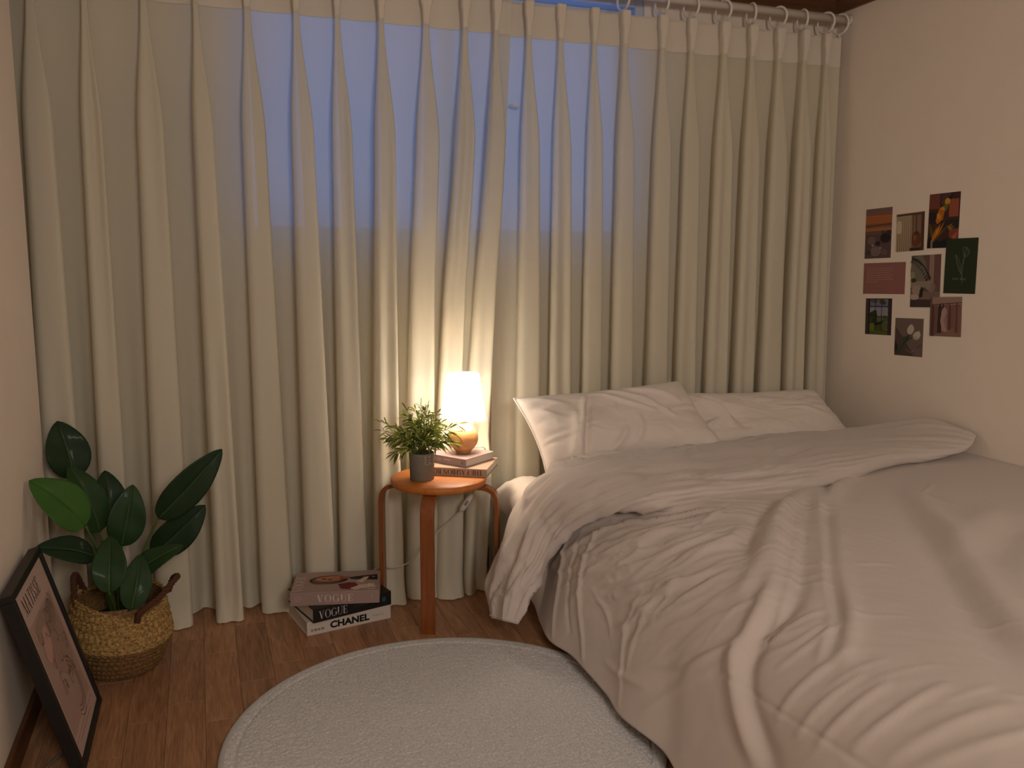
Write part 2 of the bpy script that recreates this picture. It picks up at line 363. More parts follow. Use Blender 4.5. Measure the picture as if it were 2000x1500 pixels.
def curtain(name, label, XT, XB, edge0, edge1, base_flare, amp, seed, floor_push=.05, zlow=.004, crease=None, bulge=None, recess=None, yoff=0.):
    """XT, XB = pleat centres at the top and at the floor; edge0/edge1 = (x top, x floor) of the panel's sides"""
    r = np.random.default_rng(seed); n = len(XT)
    zs = np.concatenate([np.linspace(ZT, 1.832, 8), np.linspace(1.824, .10, 84), np.linspace(.085, zlow, 10)])
    peak = r.uniform(.25, .6, n); am = r.uniform(.8, 1.25, n); wm = r.uniform(.85, 1.2, n); ph = r.uniform(0, 6.28, n+1); lean = r.uniform(-.5, .5, n)
    rows = []
    for z in zs:
        q = 1-z/ZT; u = max(0, (1.832-z)/1.832)
        op = float(sstep(1.832-z, 0, .38))
        w = (.017 if z > 1.885 else .013-.004*float(sstep(1.885-z, 0, .06))) + .021*op + .018*u
        A = (.036-.006*float(sstep(1.885-z, 0, .06))) + .026*op*amp + .045*u*amp
        yb = 2.792+yoff-base_flare*q**1.6
        cen = [a+(b-a)*q**1.3 for a, b in zip(XT, XB)]
        e0 = edge0[0]+(edge0[1]-edge0[0])*q**1.3; e1 = edge1[0]+(edge1[1]-edge1[0])*q**1.3
        X, Y = [], []
        nls, nr_ = [.62-.25*k for k in peak], .10+.3*u
        gaps = [(e0, cen[0]-w*wm[0]*nls[0])]+[(cen[i]+w*wm[i]*nr_, cen[i+1]-w*wm[i+1]*nls[i+1]) for i in range(n-1)]+[(cen[-1]+w*wm[-1]*nr_, e1)]
        for i in range(n+1):
            a, b = gaps[i]
            if b < a+.004: a, b = (a+b)/2-.002, (a+b)/2+.002
            t = np.linspace(0, 1, 13)[(0 if i == 0 else 1):(13 if i == n else 12)]
            X += list(a+(b-a)*t)
            Y += list(yb+.010*np.sin(np.pi*t)-(.006+.022*u*amp)*u*np.sin(2*np.pi*t+ph[i]+1.3*u)*np.sin(np.pi*t))
            if i < n:
                # the pleat: a flat tongue standing in front of the panel, softly rising on its left, turned under on its right
                p = np.linspace(-1, 1, 29); ww = w*wm[i]
                nl, nr = .62-.25*peak[i], .10+.3*u
                g = np.where(p < -.45, -nl-(.95-nl)*sstep((p+1)/.5), np.where(p < .5, p/.5*np.where(p < 0, .95/.9, 1.0), nr+(1-nr)*np.sqrt(np.clip((1-p)/.5, 0, 1))))
                g = np.where((p >= -.45) & (p < .5), -.95+1.95*(p+.45)/.95, g)
                s = np.where(p < 0, sstep((p+1)/.75), sstep((1-p)/.62)); s = s*(1+.10*np.cos(np.pi*p/2))
                X += list(cen[i]+ww*g+(.10*op*w)*s+lean[i]*.015*u)
                dip = 0 if z > 1.826 else .22*np.exp(-((p-.1)/.22)**2)*op*max(0, math.sin(2.5*u+ph[i]))
                Y += list(yb-A*am[i]*(s-dip*s))
        X, Y = np.array(X), np.array(Y)
        if recess: Y = Y+(.03+.35*(yb-Y).clip(0, 1))*np.exp(-((X-recess)/.20)**2)*float(sstep(z, .38, .52)*(1-sstep(z, .95, 1.5)))
        if bulge: Y = Y-bulge[2]*np.exp(-((X-bulge[0])/bulge[1])**2)*float(sstep(.45-z, 0, .4))
        if z < .085:
            k = (1-z/.085)**2; Y = Y-floor_push*k*(.35+.65*np.abs(fbm(X*9, X*0+seed, seed+3)*2))
        rows.append(np.stack([X, Y, np.full(X.shape, z)], 1))
    P = np.array(rows)
    P[:, :, 1] += .006*fbm(P[:, :, 0]*9, P[:, :, 2]*2.2, seed+9)*(1-P[:, :, 2]/2.6)
    if crease:
        for a, wd, pts in crease:
            d, tt = seg_dist(P[:, :, 0], P[:, :, 2], pts); P[:, :, 1] -= a*np.exp(-(d/wd)**2)*np.sin(np.pi*np.clip(tt, .02, .98))
    root = thing(name, label, 'curtain', (float((edge0[0]+edge1[0])/2), 2.79, 0))
    pyd('cloth', P.reshape(-1, 3), grid_faces(P.shape[0], P.shape[1]), m_sheer, root)
    H = P[:9].copy(); H[:, :, 1] -= .0022
    H2 = P[:9].copy(); H2[:, :, 1] += .0022
    V = np.concatenate([H.reshape(-1, 3), H2.reshape(-1, 3)]); k = H.shape[1]; nn = 9*k
    F = grid_faces(9, k)+[tuple(i+nn for i in f[::-1]) for f in grid_faces(9, k)]+[(i, i+nn, i+1+nn, i+1) for i in range(k-1)]
    pyd('header_band', V, F, m_head, root)
    return root
cr = []
for z0, x0, x1, dz in ((1.64, .93, 1.0, .02), (1.625, .93, 1.0, .02), (1.60, .87, .94, .02), (1.59, .86, .94, .02), (1.53, .74, .80, .03), (1.505, .70, .93, .03), (1.49, .80, .93, .0), (1.45, .75, .82, .02), (1.40, .84, .95, .0), (1.36, .72, .8, .02), (1.33, .9, .98, .01), (1.22, .68, .78, .02), (1.15, .72, .86, -.02), (1.52, .9, .98, .0), (1.56, .6, .68, .0)):
    cr.append((.0035, .006, [(x0, z0-dz/2), ((x0+x1)/2, z0-.004), (x1, z0+dz/2)]))
LX = [round(v*.9876, 3) for v in (-.66, -.53, -.396, -.261, -.107, .031, .175, .317, .44, .575, .723, .851, .956)]
LB = [-.66, -.53, -.40, -.265, -.11, .04, .185, .32, .43, .54, .645, .735, .82]
cur_l = curtain('curtain', 'off-white sheer curtain panel on the left, behind lamp and leafy plant', LX, LB, (-.75, -.75), (1.005, .885), .018, 1.0, 5, crease=cr, bulge=(.70, .12, .045), recess=.80)
RX = [round(v*.9876, 3) for v in (1.075, 1.192, 1.316, 1.429, 1.58, 1.698, 1.832, 1.95, 2.069, 2.177, 2.285)]
RB = [round(v*.99, 3) for v in (1.06, 1.18, 1.31, 1.42, 1.565, 1.69, 1.815, 1.935, 2.055, 2.17, 2.285)]
cur_r = curtain('curtain', 'off-white sheer curtain panel on the right, hanging behind the bed', RX, RB, (.955, .93), (2.338, 2.362), .0, .55, 8, .0, .012, yoff=.012)
# little clear plastic tie left in the edge of the left panel
tie = pyd('plastic_tie', *tube(catmull([(.998, 2.784, 1.600), (1.008, 2.778, 1.599), (1.018, 2.780, 1.596), (1.028, 2.783, 1.594)], 5), .004, 6), mat('clear_plastic', lin(215, 215, 220), .15, .6), cur_l)
tie['label'] = 'clear plastic tie at the panel edge'
# rod, brackets and rings
m_rod = mat('rod_white', lin(224, 214, 204), .35, .45); m_ring = mat('ring_white', lin(236, 230, 222), .3, .5)
ROD_Y, ROD_Z = 2.797, 1.995
rod = thing('curtain_rod', 'long white curtain rod under the dark wood moulding', 'curtain rod', (.8, ROD_Y, ROD_Z))
pyd('pole', *tube([(NX, ROD_Y, ROD_Z), (.8, ROD_Y, ROD_Z), (XR, ROD_Y, ROD_Z)], .0135, 20), m_rod, rod)
for x in (NX+.006, XR-.006): pyd('end_cap', *tube([(x-.006, ROD_Y, ROD_Z), (x+.006, ROD_Y, ROD_Z)], .019, 20), m_rod, rod)
def ring_me():
    bm = bmesh.new(); V, F = [], []
    n, k = 28, 8
    for i in range(n):
        a = 2*math.pi*i/n
        for j in range(k):
            b = 2*math.pi*j/k; rr = .036+.0042*math.cos(b); V.append((.0042*math.sin(b)*1.0, rr*math.cos(a), rr*math.sin(a)))
    F = [(i*k+j, ((i+1) % n)*k+j, ((i+1) % n)*k+(j+1) % k, i*k+(j+1) % k) for i in range(n) for j in range(k)]
    # eyelet lug under the ring
    v2, f2 = tube([(0, 0, -.038), (0, 0, -.048)], [.0035, .0028], 6)
    me = bpy.data.meshes.new('curtain_ring'); v, f = join([(V, F), (v2, f2)]); me.from_pydata([tuple(p) for p in v], [], f); me.materials.append(m_ring)
    me.polygons.foreach_set('use_smooth', [True]*len(me.polygons)); return me
rme = ring_me(); ordn = 'first second third fourth fifth sixth seventh eighth ninth tenth eleventh'.split()
ring_x = [2.322]+RX[::-1]
for i, x in enumerate(ring_x[:9]):
    o = bpy.data.objects.new('curtain_ring', rme); COL.objects.link(o)
    o.location = (x+.004, ROD_Y, ROD_Z-.018); o.rotation_euler = (0, 0, [.25, .3, -.1, .35, -.1, .3, .3, .2, .15][i])
    tag(o, 'white plastic curtain ring on the rod, %s from the right wall' % ordn[i], 'curtain ring', 'curtain rings on the rod')

# ------------------------------------------------------------------ bed
m_sheet = mat('white_cotton', lin(230, 219, 209), .85, .15, sheen=.15, bump=(420, .12, .0006))
m_duvet = mat('duvet_cotton', lin(212, 200, 192), .82, .18, sheen=.2, bump=(420, .12, .0006))
m_base = mat('bed_base_fabric', lin(150, 138, 126), .9, .1, bump=(300, .2, .001))
m_foot = mat('bed_foot_black', lin(28, 24, 22), .5)
bed = thing('bed', 'low bed with grey base and white fitted sheet beside the right wall', 'bed', (1.7, 1.7, 0))
box('base', (.995, .75, .07), (2.355, 2.68, .255), m_base, bed, .02, smooth=True)
for x in (1.02, 2.31):
    for y in (.82, 2.62): pyd('leg', *tube([(x, y, 0), (x, y, .075)], [.022, .028], 14), m_foot, bed)
# mattress with puffy, creased fitted sheet
nu, nv = 150, 170
U = np.linspace(0, 1, nu)[:, None]*np.ones((1, nv)); Vv = np.linspace(0, 1, nv)[None, :]*np.ones((nu, 1))
prof = np.array(catmull([(.97, .258), (.925, .262), (.912, .30), (.93, .34), (.99, .362), (1.3, .37), (2.0, .37), (2.28, .368), (2.345, .345), (2.355, .29), (2.34, .258)], 12))
sl = np.concatenate([[0], np.cumsum(np.hypot(*np.diff(prof, axis=0).T))]); sl /= sl[-1]
uu = np.linspace(0, 1, nu)**1.0
px_, pz_ = np.interp(uu, sl, prof[:, 0]), np.interp(uu, sl, prof[:, 1])
yy = np.linspace(.76, 2.715, nv)
end = np.minimum(1, np.minimum(yy-.755, 2.72-yy)/.07); endk = np.sqrt(np.clip(1-(1-end)**2, .02, 1))
P = np.zeros((nu, nv, 3)); P[:, :, 0] = px_[:, None]; P[:, :, 1] = yy[None, :]
P[:, :, 2] = .258+(pz_[:, None]-.258)*endk[None, :]
P[:, :, 0] += .15*(sstep(2.46-P[:, :, 1], 0, .2)*np.clip(1-(P[:, :, 0]-.9)/.5, 0, 1))
P[:, :, 2] -= .03*sstep(2.46-P[:, :, 1], 0, .2)*sstep(P[:, :, 2], .28, .36)
Nn = grid_normals(P); Nn *= np.sign((Nn*(P-np.array([1.7, 1.7, .3]))).sum(2, keepdims=True)+1e-9)
dsp = .018*fbm(P[:, :, 0]*9, P[:, :, 1]*11+P[:, :, 2]*9, 41, 4)+.012*np.abs(fbm(P[:, :, 0]*16+P[:, :, 1]*10, P[:, :, 1]*7-P[:, :, 2]*20, 42, 3))
P = P+Nn*(dsp*(.3+.7*np.exp(-((P[:, :, 0]-.95)/.25)**2)))[:, :, None]
pyd('mattress', P.reshape(-1, 3), grid_faces(nu, nv), m_sheet, bed)

# ---- duvet: section from the hem beside the bed up over the edge to the wall, wrinkled by traced folds
RID = [[11,26,[[0.765,1.807],[0.449,1.48],[0.349,1.399],[0.299,1.393],[0.246,1.35],[0.185,1.289],[0.157,1.251]]],[-9,30,[[0.808,1.791],[0.458,1.414],[0.352,1.37],[0.285,1.355],[0.228,1.302],[0.174,1.214]]],[8,18,[[0.774,1.756],[0.538,1.516],[0.409,1.392],[0.335,1.358]]],[9,22,[[0.99,1.939],[0.682,1.575],[0.516,1.394],[0.42,1.268],[0.367,1.222]]],[-9,28,[[1.062,1.973],[0.702,1.568],[0.514,1.365],[0.402,1.227]]],[8,24,[[1.038,1.923],[0.713,1.564],[0.55,1.382],[0.452,1.255],[0.388,1.178]]],[12,34,[[0.952,1.924],[0.686,1.741],[0.465,1.542],[0.392,1.493]]],[-8,34,[[0.809,1.866],[0.568,1.696],[0.476,1.61]]],[10,30,[[1.194,2.021],[0.971,1.862],[0.829,1.736]]],[-14,60,[[1.222,1.858],[0.983,1.549],[0.764,1.247],[0.609,1.034],[0.538,0.891]]],[12,42,[[1.256,1.846],[1.029,1.533],[0.802,1.233],[0.676,1.052],[0.624,0.949]]],[10,60,[[0.918,1.382],[1.122,1.5],[1.381,1.639]]],[-8,60,[[0.949,1.337],[1.157,1.447],[1.273,1.489]]],[7,18,[[0.256,1.231],[0.32,1.21],[0.395,1.181]]],[7,16,[[0.263,1.12],[0.317,1.1],[0.384,1.075]]],[6,16,[[0.253,1.172],[0.313,1.151],[0.377,1.124]]],[7,18,[[0.288,1.053],[0.349,1.027],[0.42,0.999]]],[6,22,[[0.303,0.989],[0.377,0.943],[0.441,0.899]]],[6,22,[[0.306,0.947],[0.377,0.885],[0.434,0.832]]],[7,12,[[0.313,2.065],[0.374,1.932],[0.475,1.824]]],[7,12,[[0.285,2.017],[0.374,1.848],[0.485,1.767]]],[7,12,[[0.267,1.945],[0.384,1.784],[0.532,1.751]]],[8,14,[[0.238,1.875],[0.36,1.723],[0.463,1.685]]],[7,14,[[0.249,1.795],[0.349,1.664],[0.406,1.603]]],[8,14,[[0.167,1.792],[0.249,1.742],[0.363,1.657]]],[6,12,[[0.31,1.646],[0.37,1.599],[0.413,1.57]]],[8,16,[[0.281,2.244],[0.171,2.192],[0.018,2.114]]],[9,13,[[0.338,2.112],[0.214,2.059],[0.021,1.944]]],[-7,16,[[0.299,2.168],[0.182,2.116],[0.064,2.043]]],[6,14,[[0.214,1.987],[0.182,1.882],[0.146,1.84]]],[8,14,[[0.278,1.774],[0.164,1.771],[0.021,1.719]]],[6,12,[[0.285,1.719],[0.178,1.729],[0.107,1.725]]],[8,20,[[0.199,1.516],[0.253,1.473],[0.306,1.417]]],[6,14,[[0.167,1.615],[0.242,1.489],[0.317,1.403]]],[7,22,[[0.061,1.616],[0.164,1.525],[0.231,1.446]]],[6,18,[[0.071,1.832],[0.082,1.753],[0.107,1.638]]],[5,10,[[0.342,1.344],[0.392,1.325],[0.438,1.312]]],[5,10,[[0.32,1.335],[0.37,1.286],[0.416,1.274]]],[5,12,[[0.317,1.285],[0.374,1.259],[0.424,1.252]]],[5,12,[[0.445,1.821],[0.525,1.834],[0.64,1.85]]],[9,24,[[0.395,1.725],[0.463,1.685],[0.556,1.721]]],[5,10,[[1.286,1.925],[1.276,1.811],[1.26,1.708],[1.258,1.672]]],[5,9,[[1.221,1.774],[1.391,1.888]]]]
prof = np.array([(.893, .04), (.930, .165), (.968, .275), (1.03, .358), (1.13, .418), (1.36, .456), (2.0, .458), (2.31, .462), (2.383, .466)])
ctrl = np.array(catmull(prof, 14)); sl = np.concatenate([[0], np.cumsum(np.hypot(*np.diff(ctrl, axis=0).T))])
trc = np.array([(.893, .04), (.925, .18), (.945, .30), (.965, .385), (1.03, .44), (1.3, .458), (2.0, .455), (2.40, .445)])      # lengths the folds were measured with
pl_ = np.concatenate([[0], np.cumsum(np.hypot(*np.diff(trc, axis=0).T))]); knot = np.append(sl[::14][:7], sl[::14][6]+.4)
def s_of(s): return np.interp(s, pl_, knot)               # polyline arc length -> curve arc length
nu, nv = 330, 300
ss = np.linspace(0, sl[-1], nu); yv = np.linspace(.52, 2.40, nv)
S, YY = np.meshgrid(ss, yv, indexing='ij')
P = np.zeros((nu, nv, 3)); P[:, :, 0] = np.interp(S, sl, ctrl[:, 0]); P[:, :, 1] = YY; P[:, :, 2] = np.interp(S, sl, ctrl[:, 1])
# sag under the turned-back fold at the head end, fall over the foot end
foot = sstep(.74-YY, 0, .2); P[:, :, 2] = P[:, :, 2]*(1-foot)+.06*foot*np.minimum(1, P[:, :, 2]/.2)
headk = sstep(YY, 2.12, 2.40); P[:, :, 2] -= .05*headk*sstep(S, .2, .5); P[:, :, 0] += .035*headk*(1-sstep(S, .0, .5))
Nn = grid_normals(P); Nn *= np.where(Nn[:, :, 2:3]+(-Nn[:, :, 0:1])*.6 < 0, -1, 1)
D = np.zeros((nu, nv))
side = 1-sstep(S, .38, .60)
D += .026*fbm(S*2.2+3, YY*2.4, 51, 2)*(1-.75*side)
# fine crumple, stronger along the left half of the bed: creases fan out from the top corner towards the foot
warp = fbm(S*3, YY*3, 52, 2)
left = np.exp(-((S-.42)/.30)**2)*(.12+.88*sstep(YY, 1.35, 1.8))
ac, al_ = .95*S+YY, S-.95*YY
r1 = (1-np.abs(2*fbm(al_*3.2+warp*.8, ac*15+warp*2.2, 53, 3))).clip(0, 1)**2
r2 = (1-np.abs(2*fbm(al_*6+warp*.6+5, ac*30+warp*2.5, 54, 2))).clip(0, 1)**2
r3 = (1-np.abs(2*fbm(S*5+warp, YY*5-warp, 56, 4))).clip(0, 1)**2
D += (.012*(r1-.5)+.005*(r2-.5))*left*sstep(S, .05, .22)+.0035*(r3-.5)*(.25+.6*left)
D += .010*np.sin(YY*19+5*warp)*(1-S/.42).clip(0, 1)*(.55+fbm(YY*3, S*2, 55, 2))
rs = random.Random(12)
for i in range(46):                                        # short single creases, as ironed-in folds crack
    s0, y0 = rs.uniform(.16, .95), rs.uniform(.8, 2.1); L_ = rs.uniform(.05, .16); an = rs.gauss(-.80, .28)
    RID.append((rs.uniform(2, 4.5)*(1 if s0 < .7 else .6), rs.uniform(5, 9), [(s0, y0), (s0+L_/2*math.cos(an)+rs.uniform(-.012, .012), y0+L_/2*math.sin(an)), (s0+L_*math.cos(an), y0+L_*math.sin(an))]))
for a, wd, pts in RID:
    q = [(float(s_of(p[0])), p[1]) for p in pts]
    if len(q) > 2: q = [tuple(x) for x in catmull(q, 4)]
    d, tt = seg_dist(S, YY, q); w_ = wd/1000*(.85 if wd > 22 else .52)
    fade = np.sin(np.pi*np.clip(tt*.86+.07, 0, 1))**.6
    D += a/1000*(1.9 if wd > 22 else 1.0)*np.exp(-(d/w_)**2)*fade
# stitched seam low on the side drop
d, tt = seg_dist(S, YY, [(float(s_of(.256)), 1.42), (float(s_of(.263)), 1.23), (float(s_of(.274)), 1.10), (float(s_of(.285)), .80)]); D -= .003*np.exp(-(d/.004)**2)
D *= np.minimum(1, (sl[-1]-S)/.08+.15)
P = P+Nn*D[:, :, None]
P[:, :, 0] = np.minimum(P[:, :, 0], 2.358); P[:, :, 2] = np.maximum(P[:, :, 2], .018)
P[:, :, 2] += .006*np.sin(YY*17+2*warp)*(1-sstep(S, 0, .12))
duvet = thing('duvet', 'crumpled white duvet spread over the bed, top edge folded back', 'duvet', (1.7, 1.5, 0))
o = pyd('cover', P.reshape(-1, 3), grid_faces(nu, nv), m_duvet, duvet)
sm = o.modifiers.new('s', 'SOLIDIFY'); sm.thickness = .012; sm.offset = -1 if True else 1

# turned-back band: flattened roll whose left end flops to the floor side and whose right corner stands against the wall
Us = [(.775, 2.31, .045), (.80, 2.365, .125), (.845, 2.375, .24), (.925, 2.41, .375), (1.01, 2.40, .452), (1.234, 2.45, .458), (1.653, 2.50, .46), (2.0, 2.50, .466), (2.13, 2.47, .476), (2.20, 2.41, .500), (2.32, 2.27, .557), (2.352, 2.085, .542)]
Ls = [(.79, 2.17, .085), (.83, 2.16, .165), (.88, 2.185, .235), (.93, 2.165, .32), (.985, 2.09, .405), (1.116, 1.96, .455), (1.445, 1.925, .468), (1.79, 2.0, .470), (2.03, 2.08, .474), (2.17, 2.075, .478), (2.30, 2.06, .498), (2.352, 2.075, .534)]
Ts = [.016, .034, .042, .046, .05, .05, .048, .046, .042, .034, .018, .003]
n_s = 150; n_c = 96
Uc, Lc = np.array(catmull(Us, 14)), np.array(catmull(Ls, 14)); Tc = np.array([x[0] for x in catmull([(t,) for t in Ts], 14)])
tq = np.linspace(0, len(Uc)-1, n_s); ix = np.arange(len(Uc))
ip = lambda A: np.stack([np.interp(tq, ix, A[:, k]) for k in range(3)], 1)
Uc, Lc, Tc = ip(Uc), ip(Lc), np.interp(tq, ix, Tc)
mid = (Uc+Lc)/2; wv = (Uc-Lc)/2; tg = np.gradient(mid, axis=0); tg /= np.linalg.norm(tg, axis=1, keepdims=True)
nn = np.cross(tg, wv); nn /= np.linalg.norm(nn, axis=1, keepdims=True)
th = np.linspace(0, 2*np.pi, n_c, endpoint=False)
ce, se = np.sign(np.cos(th))*np.abs(np.cos(th))**.8, np.sign(np.sin(th))*np.abs(np.sin(th))**.75
P = mid[:, None, :]+wv[:, None, :]*ce[None, :, None]+nn[:, None, :]*(Tc[:, None]*se[None, :])[:, :, None]
along = np.concatenate([[0], np.cumsum(np.linalg.norm(np.diff(mid, axis=0), axis=1))])[:, None]*np.ones((1, n_c)); acr = (np.linalg.norm(wv, axis=1)[:, None])*ce[None, :]
Nn = P-mid[:, None, :]-wv[:, None, :]*(ce*.85)[None, :, None]; Nn /= np.maximum(np.linalg.norm(Nn, axis=2, keepdims=True), 1e-6)
wp = fbm(along*3, acr*5, 61, 2)
c1 = (1-np.abs(2*fbm(along*2.2+wp*.5, acr*20+along*2.0+wp*1.5+se[None, :]*2, 62, 3))).clip(0, 1)**2
c2 = 1-np.abs(2*fbm(along*11+wp, acr*9-along*3, 63, 3))
D = .020*(c1-.5)+.006*(c2-.72)
D += .010*np.exp(-((acr-(-.02+.05*np.sin(along*2.2)))/.018)**2)*sstep(along, .45, .8)*(1-sstep(along, 1.6, 1.9))
D += .009*np.exp(-((acr-(.09-.07*along+.04*np.sin(along*3)))/.015)**2)*sstep(along, .5, .9)*(1-sstep(along, 1.7, 2.0))
D -= .016*np.exp(-((acr+.10)/.03)**2)*sstep(along, .55, .75)*(1-sstep(along, .95, 1.3))
D += .010*np.sin(acr*70+3*wp)*(1-sstep(along, .12, .38))
D += .012*np.exp(-((acr+.045+.05*along)/.013)**2)*(1-sstep(along, .35, .6))
D *= np.minimum(1, Tc/.03)[:, None]*(1-.72*sstep(along, 1.15, 1.55))
P = P+Nn*D[:, :, None]
P[:, :, 0] = np.minimum(P[:, :, 0], 2.356); P[:, :, 2] = np.maximum(P[:, :, 2], .012)
F = grid_faces(n_s, n_c)+[(i*n_c+n_c-1, i*n_c, (i+1)*n_c, (i+1)*n_c+n_c-1)[::-1] for i in range(n_s-1)]
F = [f[::-1] for f in grid_faces(n_s, n_c)]+[((i+1)*n_c+n_c-1, (i+1)*n_c, i*n_c, i*n_c+n_c-1)[::-1] for i in range(n_s-1)]
F += [tuple(range(n_c)), tuple((n_s-1)*n_c+k for k in range(n_c))[::-1]]
o = pyd('turned_back_edge', P.reshape(-1, 3), F, m_duvet, duvet)
o['label'] = 'thick folded-back band lying across the bed below the pillows'
# hem binding around the open left end
pyd('hem', *tube(list(P[1][::2])+[P[1][0]], .0035, 6, False), m_duvet, duvet)

def pillow(name, label, c, T, seed, creases, bulge_dir):
    """c = corners TL, TR, BR, BL in 3D; T = half thickness"""
    n, k = 96, 72
    TL, TR, BR, BL = [(np.array(q, float)-np.array([0, 0, CAM_H]))*.978+np.array([0, 0, CAM_H]) for q in c]
    u = np.linspace(-1, 1, n)[:, None]*np.ones((1, k)); v = np.linspace(-1, 1, k)[None, :]*np.ones((n, 1))
    uu = u*(1-.05*(1-v**2)**1); vv = v*(1-.09*(1-u**2))     # edges pulled in between the corners
    a = (uu+1)/2; b = (vv+1)/2
    B = ((1-a)*(1-b))[:, :, None]*BL+(a*(1-b))[:, :, None]*BR+((1-a)*b)[:, :, None]*TL+(a*b)[:, :, None]*TR
    nrm = np.cross(TR-TL+BR-BL, TL-BL+TR-BR); nrm /= np.linalg.norm(nrm)
    th = T*((1-u**4)*(1-v**4))**.42*(1+.25*fbm(u*1.5+seed, v*1.5, seed, 2))*(1-.18*v)
    d = np.zeros_like(u)
    wp = fbm(u*2, v*2, seed+1, 2)
    edge = np.exp(-((1-np.abs(u))/.35)**2)
    d += .0035*(1-np.abs(2*fbm(u*5+v*2.5+wp*2, v*2-u*1.5+seed, seed+2, 3))-.72)+.006*np.sin(v*16+wp*6)*edge*.6
    for am, wd, pts in creases:
        q = [tuple(x) for x in catmull(pts, 5)] if len(pts) > 2 else pts
        dd, tt = seg_dist(u, v, q); d += 1.35*am*np.exp(-(dd/wd)**2)*np.sin(np.pi*np.clip(tt*.9+.05, 0, 1))**.6
    d *= ((1-u**4)*(1-v**4)).clip(0, 1)**.3
    Fp = B+nrm*(th+d)[:, :, None]; Bp = B-nrm*(th*.75)[:, :, None]
    V = np.concatenate([Fp.reshape(-1, 3), Bp.reshape(-1, 3)]); nn_ = n*k
    F = [f for f in grid_faces(n, k)]+[tuple(i+nn_ for i in f[::-1]) for f in grid_faces(n, k)]
    bd = [i*k for i in range(n)]+[(n-1)*k+j for j in range(1, k)]+[i*k+k-1 for i in range(n-2, -1, -1)]+[j for j in range(k-2, 0, -1)]
    F += [(bd[i], bd[(i+1) % len(bd)], bd[(i+1) % len(bd)]+nn_, bd[i]+nn_) for i in range(len(bd))]
    V[:, 2] = np.maximum(V[:, 2], .372); V[:, 0] = np.minimum(V[:, 0], 2.356)
    root = thing(name, label, 'pillow', tuple(np.mean(c, axis=0)*np.array([1, 1, 0])+np.array([0, 0, .37])))
    o = pyd('pillowcase', V, F, m_sheet, root)
    pyd('seam', *tube([(Fp.reshape(-1, 3)[i]+Bp.reshape(-1, 3)[i])/2 for i in bd[::3]]+[(Fp.reshape(-1, 3)[bd[0]]+Bp.reshape(-1, 3)[bd[0]])/2], .0035, 6, False), m_sheet, root)
    return root
pillow('pillow', 'white pillow on the left, leaning in front of the other pillow', [(.985, 2.70, .632), (1.645, 2.745, .655), (1.72, 2.53, .42), (1.045, 2.55, .40)], .075, 3,
       [(.016, .035, [(-.72, -1), (-.60, -.2), (-.32, .75)]), (-.014, .03, [(-.64, -1), (-.52, -.2), (-.27, .75)]), (.012, .04, [(-.78, -.95), (-.68, -.3), (-.55, .3)]),
        (.012, .04, [(-.15, .85), (.1, .4), (.35, .1)]), (.012, .035, [(.0, .9), (.3, .5), (.55, -.1)]), (.013, .04, [(.2, .95), (.5, .65), (.75, .3)]), (.010, .04, [(-.1, -.3), (-.2, -.6), (-.35, -.9)]), (.010, .04, [(.12, .0), (.05, -.4), (-.08, -.8)]),
        (.009, .05, [(-.9, .5), (-.75, .2)]), (.009, .05, [(-.85, .85), (-.6, .6)])], 1)
pillow('pillow', 'white pillow on the right, partly behind the left one', [(1.60, 2.775, .602), (2.27, 2.775, .590), (2.345, 2.58, .40), (1.56, 2.60, .40)], .062, 6,
       [(.016, .05, [(-.75, .8), (-.5, .2), (-.45, -.4)]), (-.012, .05, [(-.6, .7), (-.36, .1), (-.3, -.5)]), (.012, .05, [(-.6, -.1), (-.8, -.5)]), (.008, .06, [(.5, .2), (.8, -.2)])], 1)

# ------------------------------------------------------------------ rug
def rug_mat():
    m = mat('rug_pile', lin(206, 204, 204), .95, .05, noise=(210, .55), sheen=.25)
    return m
RC = (.499, 1.817); RR = .505
rug = thing('round_rug', 'round light grey looped rug on the wooden floor in front of the stool', 'rug', (RC[0], RC[1], 0))
n = 420
g = np.linspace(-1, 1, n); A, B = np.meshgrid(g, g, indexing='ij')
# square-to-disc mapping
Xd = A*np.sqrt(1-B**2/2)*(RR-.012); Yd = B*np.sqrt(1-A**2/2)*(RR-.012)
hz = .009+.0026*vnoise(Xd*210, Yd*210, 71)+.0016*vnoise(Xd*330+9, Yd*330, 72)+.0008*vnoise(Xd*30, Yd*30, 73)+.0008*vnoise(Xd*6, Yd*6, 74)
rad = np.hypot(Xd, Yd); hz -= .004*np.exp(-((rad-(RR-.034))/.0035)**2)
P = np.stack([Xd+RC[0], Yd+RC[1], hz], 2).reshape(-1, 3)
pyd('pile', P, grid_faces(n, n), rug_mat(), rug)
V, F = lathe([(RR-.016, .001), (RR, .001), (RR+.0015, .004), (RR, .0085), (RR-.005, .0105), (RR-.011, .0098), (RR-.016, .007)], 160, (RC[0], RC[1], 0))
pyd('edge_binding', V, F, mat('rug_binding', lin(192, 190, 188), .9, .05, noise=(300, .2), bump=(500, .6, .001)), rug)

